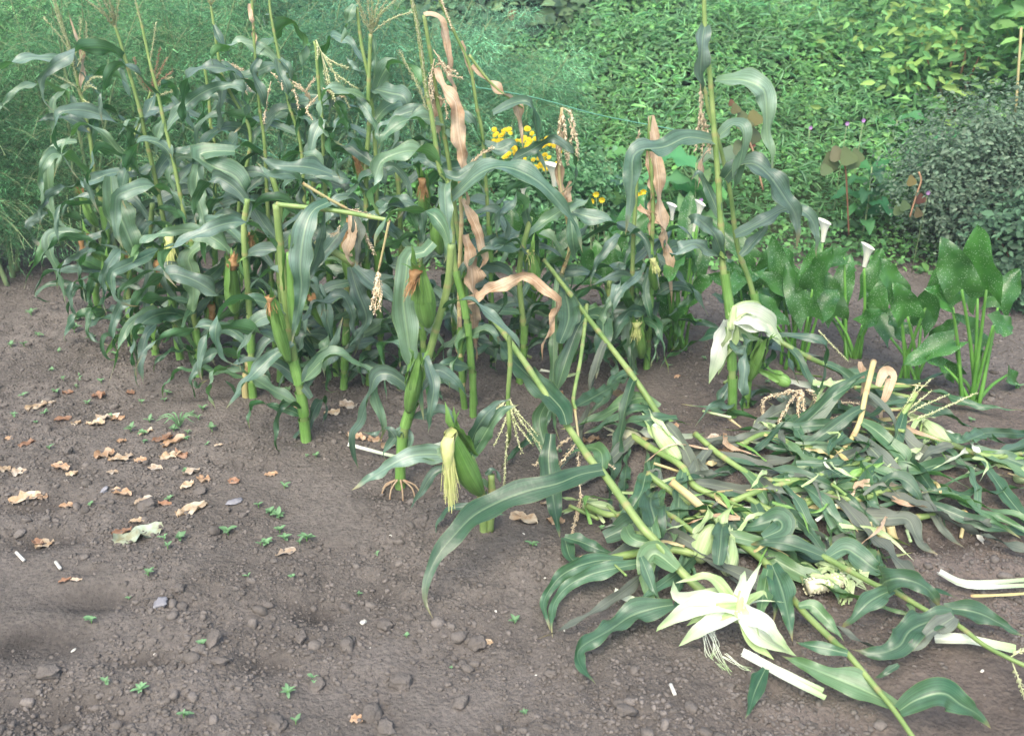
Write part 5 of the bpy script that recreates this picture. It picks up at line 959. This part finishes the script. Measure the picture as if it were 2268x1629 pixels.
# ============================================================ GARDEN TWINE
for lab, s, Y in [('thin green twine sagging from the corn block toward the right', '1040,190 1180,215 1330,255 1470,282 1560,300', 4.4), ('thin pale twine crossing the asparagus ferns and corn on the left', '355,230 520,300 640,360 760,400 880,440', 4.5)]:
    mb = MB(); tube(mb, pp(s, Y), .0022 if 'green' in lab else .0013, n=30, seg=4); tag(center(mb.build('garden_twine', M['string'])), lab, 'twine')
# ============================================================ SOIL CRUMBS, CLODS, DEBRIS
def ico(sub):
    import bmesh
    bm = bmesh.new(); bmesh.ops.create_icosphere(bm, subdivisions=sub, radius=1); v = np.array([q.co[:] for q in bm.verts]); f = np.array([[w_.index for w_ in q.verts] for q in bm.faces]); bm.free(); return v, f
def crumbs(n, lo, hi, sub, seed, thr):
    r = np.random.default_rng(seed); v, f = ico(sub); y = 1.35+3.3*r.random(n*2)**1.35; x = (r.random(n*2)*2-1)*.62*(y+.5)
    dens = vn(x, y, 2.3, 20)*.6+vn(x, y, 6, 21)*.4; k = dens+r.normal(0, .08, n*2) > thr; x, y = x[k][:n], y[k][:n]; n = len(x)
    s = lo*(hi/lo)**(r.random(n)**2.2); z = surf(x, y)+s*.18
    dsp = 1+r.normal(0, .17 if sub == 1 else .085, (n, len(v), 1)); st = r.uniform(.65, 1.25, (n, 1, 3))*np.array([1, 1, .72]); a = r.uniform(0, 6.28, n); ca, sa = np.cos(a)[:, None], np.sin(a)[:, None]
    vb = np.sign(v)*np.abs(v)**(.72 if sub == 2 else .85); vb = vb+.25*vb[:, [1, 2, 0]]*r.normal(0, .8, (n, 1, 3)); P = vb*dsp*st*s[:, None, None]; Q = P.copy(); Q[..., 0] = P[..., 0]*ca-P[..., 1]*sa; Q[..., 1] = P[..., 0]*sa+P[..., 1]*ca; Q += np.stack([x, y, z], 1)[:, None]
    Fq = (f[None]+(np.arange(n)*len(v))[:, None, None]).reshape(-1, 3); t = np.repeat(np.exp(r.normal(0, .10, (n, 1)))*np.ones((n, 3)), len(v), 0); return Q.reshape(-1, 3), Fq, t
V1, F1, T1 = crumbs(62000, .0018, .0078, 1, 1, .40); V2, F2, T2 = crumbs(1150, .006, .017, 2, 2, .46)
o = npmesh('soil_crumbs', np.concatenate([V1, V2]), np.concatenate([F1, F2+len(V1)]), M['clod'], np.concatenate([T1, T2])); o['kind'] = 'stuff'; tag(o, 'loose crumbly brown soil lumps scattered over the bare bed', 'soil crumbs')
ORD = ['leftmost', 'second', 'third', 'fourth', 'fifth', 'sixth', 'seventh', 'eighth', 'ninth', 'tenth', 'eleventh', 'twelfth', 'thirteenth', 'fourteenth', 'fifteenth', 'sixteenth']
def banded(items, bands, noun):
    out = {}
    for lo, hi, name in bands:
        row = sorted([q for q in items if lo <= q[1] < hi], key=lambda q: q[0])
        for i, q in enumerate(row): out[q] = ('only %s %s' % (noun, name)) if len(row) == 1 else '%s %s %s' % (noun, ORD[i]+(' one' if i == 0 else ' from left'), name)
    return out
vi2, fi2 = ico(3)
def rock(name, u, v, s, m, label, cat_, group, seed, flat=.65, el=1.3):
    rr = random.Random(seed); p = G(u, v); p.z = float(surf(p.x, p.y)); o3 = Vector((rr.uniform(0, 50), 0, 0)); vs = []
    ca = rr.uniform(0, 3.14)
    sh = [rr.gauss(0, .3) for _ in range(3)]
    for q in vi2:
        q = Vector([math.copysign(abs(c_)**.72, c_) for c_ in q]); q = q+Vector((q.y*sh[0], q.z*sh[1], q.x*sh[2])); d = 1+.42*mnoise.noise(q*1.5+o3)+.25*mnoise.noise(q*3.4+o3)+.12*mnoise.noise(q*8+o3); a = Vector((q.x*el, q.y, q.z*flat))*d*s; vs.append(Vector((a.x*math.cos(ca)-a.y*math.sin(ca), a.x*math.sin(ca)+a.y*math.cos(ca), a.z))+p+Vector((0, 0, s*flat*.55)))
    mb = MB(); mb.add(vs, [tuple(int(w_) for w_ in q) for q in fi2]); return tag(center(mb.build(name, M[m])), label, cat_, group)
CL = [(853, 1385, .016), (1055, 1425, .018), (888, 1512, .020), (825, 1578, .020), (325, 1125, .020), (440, 1090, .014), (765, 1345, .013), (380, 1340, .001), (608, 1405, .001), (1385, 1580, .016), (490, 1470, .013), (770, 1435, .014), (1020, 1560, .014), (610, 1600, .018), (855, 1612, .016), (475, 1425, .016), (665, 1410, .012), (110, 1490, .02), (400, 1310, .012), (1220, 1490, .010), (230, 1120, .012), (150, 1000, .016), (700, 1515, .014)]
CL = [c_ for c_ in CL if c_[2] > .002]
lb = banded([(c_[0], c_[1]) for c_ in CL], [(0, 1250, 'on the upper left bare soil'), (1250, 1400, 'in the middle strip of bare soil'), (1400, 1480, 'in the lower strip of bare soil'), (1480, 1540, 'just above the bottom strip'), (1540, 1700, 'along the bottom edge')], 'rounded brown soil clod,')
for i, (u, v, s) in enumerate(CL): rock('soil_clod', u, v, s, 'clod', lb[(u, v)], 'soil clod', 'larger soil clods on the bare bed', i)
rock('pebble', 358, 1342, .015, 'stone', 'bluish grey pebble on the lower left bare soil', 'pebble', 'pebbles on the soil', 61)
rock('pebble', 520, 1113, .013, 'stone', 'flat pale grey pebble left of the leaning ear plant', 'pebble', 'pebbles on the soil', 62, flat=.3, el=1.8)
rock('pebble', 232, 1090, .010, 'stone', 'small pale grey pebble among the brown leaf scraps', 'pebble', 'pebbles on the soil', 63)
rock('pebble', 2170, 1194, .013, 'pale', 'rounded whitish pebble on the right-hand soil mound', 'pebble', 'pebbles on the soil', 64, flat=.5)
rock('pebble', 805, 1380, .007, 'pale', 'small cream pebble touching the clod in the middle of the bare soil', 'pebble', 'pebbles on the soil', 65)
PB = [(163, 1439, .0065), (290, 1522, .004), (343, 1454, .003), (603, 1598, .004), (865, 1184, .005), (1160, 1183, .004), (1187, 1490, .003), (1410, 1366, .004), (1207, 1282, .004), (1098, 1356, .004), (1430, 1460, .002), (2175, 1486, .005), (1560, 1640, .004), (930, 1335, .002), (820, 1434, .002), (1250, 1395, .003), (596, 1052, .004), (1370, 1332, .002)]
lb = banded([(c_[0], c_[1]) for c_ in PB], [(0, 1200, 'nearest the corn rows'), (1200, 1345, 'level with the long curling leaf'), (1345, 1450, 'just below the long curling leaf'), (1450, 1510, 'in the lower bare soil'), (1510, 1700, 'at the bottom edge')], 'tiny white chip,')
for i, (u, v, s) in enumerate(PB): rock('white_chip', u, v, s*.65, 'pale', lb[(u, v)], 'chip', 'tiny white chips on the soil', 80+i)
for i, (a, b, lab) in enumerate([((36, 1222), (53, 1240), 'short pale cream stub at the far left of the soil'), ((123, 1243), (134, 1258), 'short bright white stub on the left soil'), ((1485, 2403*.63), (1495, 2440*.63), 'small pale stub below the fallen heap')]):
    mb = MB(); tube(mb, [G(*a, .012), G(*b, .010)], .0045, n=4, seg=9); tag(center(mb.build('pale_stub', M['pale'])), lab, 'stalk stub', 'pale stubs on the soil')
# crumpled dry leaf scraps
def scrap(u, v, s, a, label, tintc, seed, el=1.7):
    rr = random.Random(seed); p = G(u, v); p.z = float(surf(p.x, p.y)); n, m = 9, 7; vs = []; fs = []; o3 = Vector((rr.uniform(0, 90), 3, 1))
    for i in range(n):
        for j in range(m):
            x = (i/(n-1)-.5)*2; y = (j/(m-1)-.5)*2; e = 1+.16*mnoise.noise(Vector((x*1.3, y*1.3, seed*1.7)))
            x2 = x*s*el*e; y2 = y*s*(1-.55*abs(x)**1.7)*e; z = s*(.12+.75*mnoise.noise(Vector((x*2.1, y*1.7, 0))+o3)+.6*mnoise.noise(Vector((x*5, y*5, 0))+o3))+s*.25*y*y
            vs.append(Vector((x2*math.cos(a)-y2*math.sin(a), x2*math.sin(a)+y2*math.cos(a), max(-.002, z)+.003))+p)
    for i in range(n-1):
        for j in range(m-1):
            fs.append((i*m+j, (i+1)*m+j, (i+1)*m+j+1, i*m+j+1))
    mb = MB(); mb.add(vs, fs, None, tintc); return tag(center(mb.build('dry_leaf_scrap', M['debris'])), label, 'leaf scrap', 'crumpled brown leaf scraps on the bare soil')
O1, O2, O3, O4 = (.9, .98, 1.1), (1.0, 1.25, 1.5), (.65, .62, .7), (1.05, 1.4, 1.9)
SC = [(82, 902, .028, O2), (110, 896, .022, O4), (40, 1045, .03, O4), (10, 1040, .03, O2), (140, 932, .022, O3), (170, 942, .022, O2), (212, 940, .026, O2), (240, 928, .028, O4), (262, 928, .02, O1), (232, 1012, .030, O1), (262, 1020, .022, O2), (285, 1008, .022, O4), (312, 1028, .028, O1), (345, 1040, .028, O4), (270, 980, .018, O1), (325, 960, .022, O2), (360, 975, .026, O3), (385, 978, .026, O1), (378, 1008, .026, O2), (400, 1008, .026, O3), (135, 1040, .02, O1), (160, 1050, .024, O2), (250, 1052, .018, O4), (425, 1052, .022, O4), (452, 1066, .028, O1), (415, 1078, .018, O2), (518, 1068, .018, O3), (425, 1134, .030, O2), (320, 1115, .022, O4), (365, 1118, .016, O3), (270, 1095, .022, O1), (60, 1112, .026, O2), (95, 1108, .024, O1), (40, 1116, .018, O4), (148, 1125, .02, O1), (305, 1160, .022, O2), (270, 1182, .022, O3), (100, 1208, .026, O2), (85, 1205, .02, O3), (632, 1226, .022, O4), (220, 880, .028, O3), (150, 870, .022, O3), (290, 873, .02, O3), (60, 985, .016, O3), (20, 970, .014, O1), (145, 1288, .014, O3), (170, 1288, .014, O4), (480, 1418, .012, O3), (1078, 1422, .012, O2), (790, 1592, .014, O1), (600, 1052, .014, O1), (485, 992, .01, O4)]
SC += [(700, 905, .03, O4), (735, 918, .028, O2), (770, 895, .034, O4), (660, 905, .022, O1), (790, 970, .026, O1), (830, 975, .03, O1), (870, 985, .03, O2), (1010, 980, .02, O2), (1160, 1150, .03, O2), (1230, 1155, .022, O1), (1310, 975, .022, O1), (1400, 760, .015, O1), (1490, 945, .016, O1), (1580, 970, .02, O4), (1610, 1000, .018, O1), (1210, 1115, .016, O4), (1300, 1235, .02, O2), (620, 880, .02, O1), (1240, 870, .02, O1), (1500, 835, .016, O1)]
lb = banded([(c_[0], c_[1]) for c_ in SC], [(0, 890, 'near the rear left'), (890, 925, 'level with the snapped plant base'), (925, 975, 'just before the corn front'), (975, 1010, 'in the denser scrap row'), (1010, 1048, 'in the row below the densest'), (1048, 1085, 'two rows below the densest'), (1085, 1130, 'level with the exposed roots'), (1130, 1200, 'level with the leaning ear'), (1200, 1400, 'in the lower left half'), (1400, 1700, 'near the bottom of the bed')], 'crumpled dry scrap,')
for i, (u, v, s, c_) in enumerate(SC):
    rr = random.Random(i+500); scrap(u, v, s*rr.uniform(.5, .85), rr.uniform(-.5, .9), lb[(u, v)], c_, i+1, el=rr.uniform(1.1, 2.1))
o = scrap(308, 1186, .034, .6, 'greyish green withered leaf scrap, largest on the left soil', (.62, 1.1, 1.35), 777, el=2.0)
# seedlings
def seedling(u, v, s, label, seed):
    rr = random.Random(seed); p = G(u, v); p.z = float(surf(p.x, p.y)); t = thing('weed_seedling', p, label, 'seedling', 'weed seedlings sprouting in the bare soil')
    n = rr.choice([4, 5, 6, 7, 9]); asp = rr.uniform(.35, .75); st = MB(); lv = MB()
    tube(st, [p-Vector((0, 0, .005)), p+Vector((0, 0, s*.55))], s*.05, n=4, seg=5); st.build('stem', M['callas'], t)
    for k in range(n):
        a = k*2.4+rr.random(); el = rr.uniform(.05, .7); d = Vector((math.cos(a)*math.cos(el), math.sin(a)*math.cos(el), math.sin(el))); b = p+Vector((0, 0, s*rr.uniform(.3, .6))); l = s*rr.uniform(.5, 1.2)
        ribbon(lv, [b, b+d*l*.5+Vector((0, 0, l*.1)), b+d*l], l*asp, camk=0, out=0, roll=.1, kind='lance', n=7, wave=.03)
    lv.build('leaves', M['seed'], t)
SD = [(330, 1276, .030), (203, 1378, .020), (448, 1432, .022), (237, 1524, .024), (312, 1535, .020), (408, 1590, .024), (655, 1600, .024), (638, 1536, .020), (695, 1504, .018), (1160, 1580, .017), (900, 1410, .018), (1140, 1378, .018), (650, 1287, .017), (550, 1280, .020), (630, 1080, .022), (573, 1124, .026), (600, 1140, .026), (618, 1145, .024), (505, 1180, .030), (620, 1180, .028), (632, 1200, .028), (680, 1200, .028), (665, 1212, .02), (578, 1210, .022), (590, 1210, .02), (365, 1196, .028), (400, 1196, .028), (372, 1215, .02), (1180, 1215, .024), (1400, 1350, .001), (110, 995, .02), (200, 1118, .018), (375, 1105, .016), (412, 1048, .018), (320, 985, .018), (290, 955, .026), (318, 965, .022), (245, 925, .022), (332, 935, .022), (385, 955, .022), (415, 958, .022), (412, 972, .02), (470, 955, .026), (450, 910, .024), (425, 920, .02), (440, 930, .022), (370, 875, .026), (365, 890, .022), (315, 895, .018), (195, 895, .018), (225, 850, .022), (175, 838, .022), (142, 845, .018), (170, 858, .022), (175, 830, .016), (125, 872, .018), (52, 878, .022), (100, 920, .022), (30, 920, .02), (80, 935, .014), (25, 770, .03), (55, 772, .03), (70, 700, .03), (85, 745, .03), (175, 715, .032), (165, 735, .032), (265, 745, .026), (130, 780, .022), (203, 750, .03), (225, 765, .022), (255, 790, .022), (395, 765, .02), (700, 1010, .02), (930, 1015, .012), (460, 990, .014), (105, 1500, .014), (410, 1330, .002), (285, 1325, .010), (1240, 1000, .014), (1365, 800, .024), (1455, 800, .024), (1480, 815, .02), (1700, 850, .024), (1690, 875, .024), (1560, 800, .02), (1860, 720, .024), (1880, 905, .02), (2150, 935, .018), (2040, 1150, .016), (2050, 1055, .018), (2255, 860, .024), (1330, 1175, .020), (680, 1010, .016), (795, 1318, .012), (835, 1227, .012), (1000, 1480, .008), (640, 870, .02), (640, 895, .02), (115, 820, .018)]
SD = [q for q in SD if q[2] > .005]
lb = banded([(q[0], q[1]) for q in SD], [(0, 760, 'at the rear of bare ground'), (760, 800, 'just left of the corn'), (800, 860, 'in the rear strip of soil'), (860, 900, 'beside the front corn stalks'), (900, 930, 'by the first brown scraps'), (930, 965, 'amid the brown scraps'), (965, 1030, 'level with the densest brown scraps'), (1030, 1130, 'level with the exposed roots'), (1130, 1190, 'level with the leaning ear'), (1190, 1260, 'level with the curling leaf'), (1260, 1400, 'in the middle bare soil'), (1400, 1520, 'in the lower bare soil'), (1520, 1700, 'along the bottom edge')], 'green weed seedling,')
for i, (u, v, s) in enumerate(SD): seedling(u, v, s*(.7+.35*((i*37) % 10)/10), lb[(u, v)], i+900)
mb = MB(); t = thing('grass_tuft', G(400, 938), 'small fan of pale grass blades among the brown scraps on the left', 'grass tuft')
for k in range(9):
    p = G(398, 945); a = k*.7; ribbon(mb, [p, p+Vector((math.cos(a)*.03, math.sin(a)*.02, .045)), p+Vector((math.cos(a)*.08, math.sin(a)*.04, .03))], .007, kind='lance', n=8)
mb.build('blades', M['seed'], t)


# ============================================================ ADDED VOLUME IMITATING LENS VEILING
hz = MB(); x0, x1, y0, y1, z0, z1 = -90, 90, -34, 130, -2.5, 6
hz.add([(x0, y0, z0), (x1, y0, z0), (x1, y1, z0), (x0, y1, z0), (x0, y0, z1), (x1, y0, z1), (x1, y1, z1), (x0, y1, z1)], [(0, 3, 2, 1), (4, 5, 6, 7), (0, 1, 5, 4), (1, 2, 6, 5), (2, 3, 7, 6), (3, 0, 4, 7)])
hm = bpy.data.materials.new('lens_veil'); hm.use_nodes = True; hn = hm.node_tree; hn.nodes.remove(hn.nodes['Principled BSDF'])
pv = hn.nodes.new('ShaderNodeVolumePrincipled'); pv.inputs['Color'].default_value = (.85, .93, 1, 1); pv.inputs['Density'].default_value = .006; pv.inputs['Anisotropy'].default_value = .2
hn.links.new(pv.outputs[0], hn.nodes['Material Output'].inputs['Volume']); o = hz.build('lens_veil', hm, smooth=False); o['kind'] = 'stuff'; tag(o, 'added pale volume imitating the milky veil of the lens', 'lens_veil')
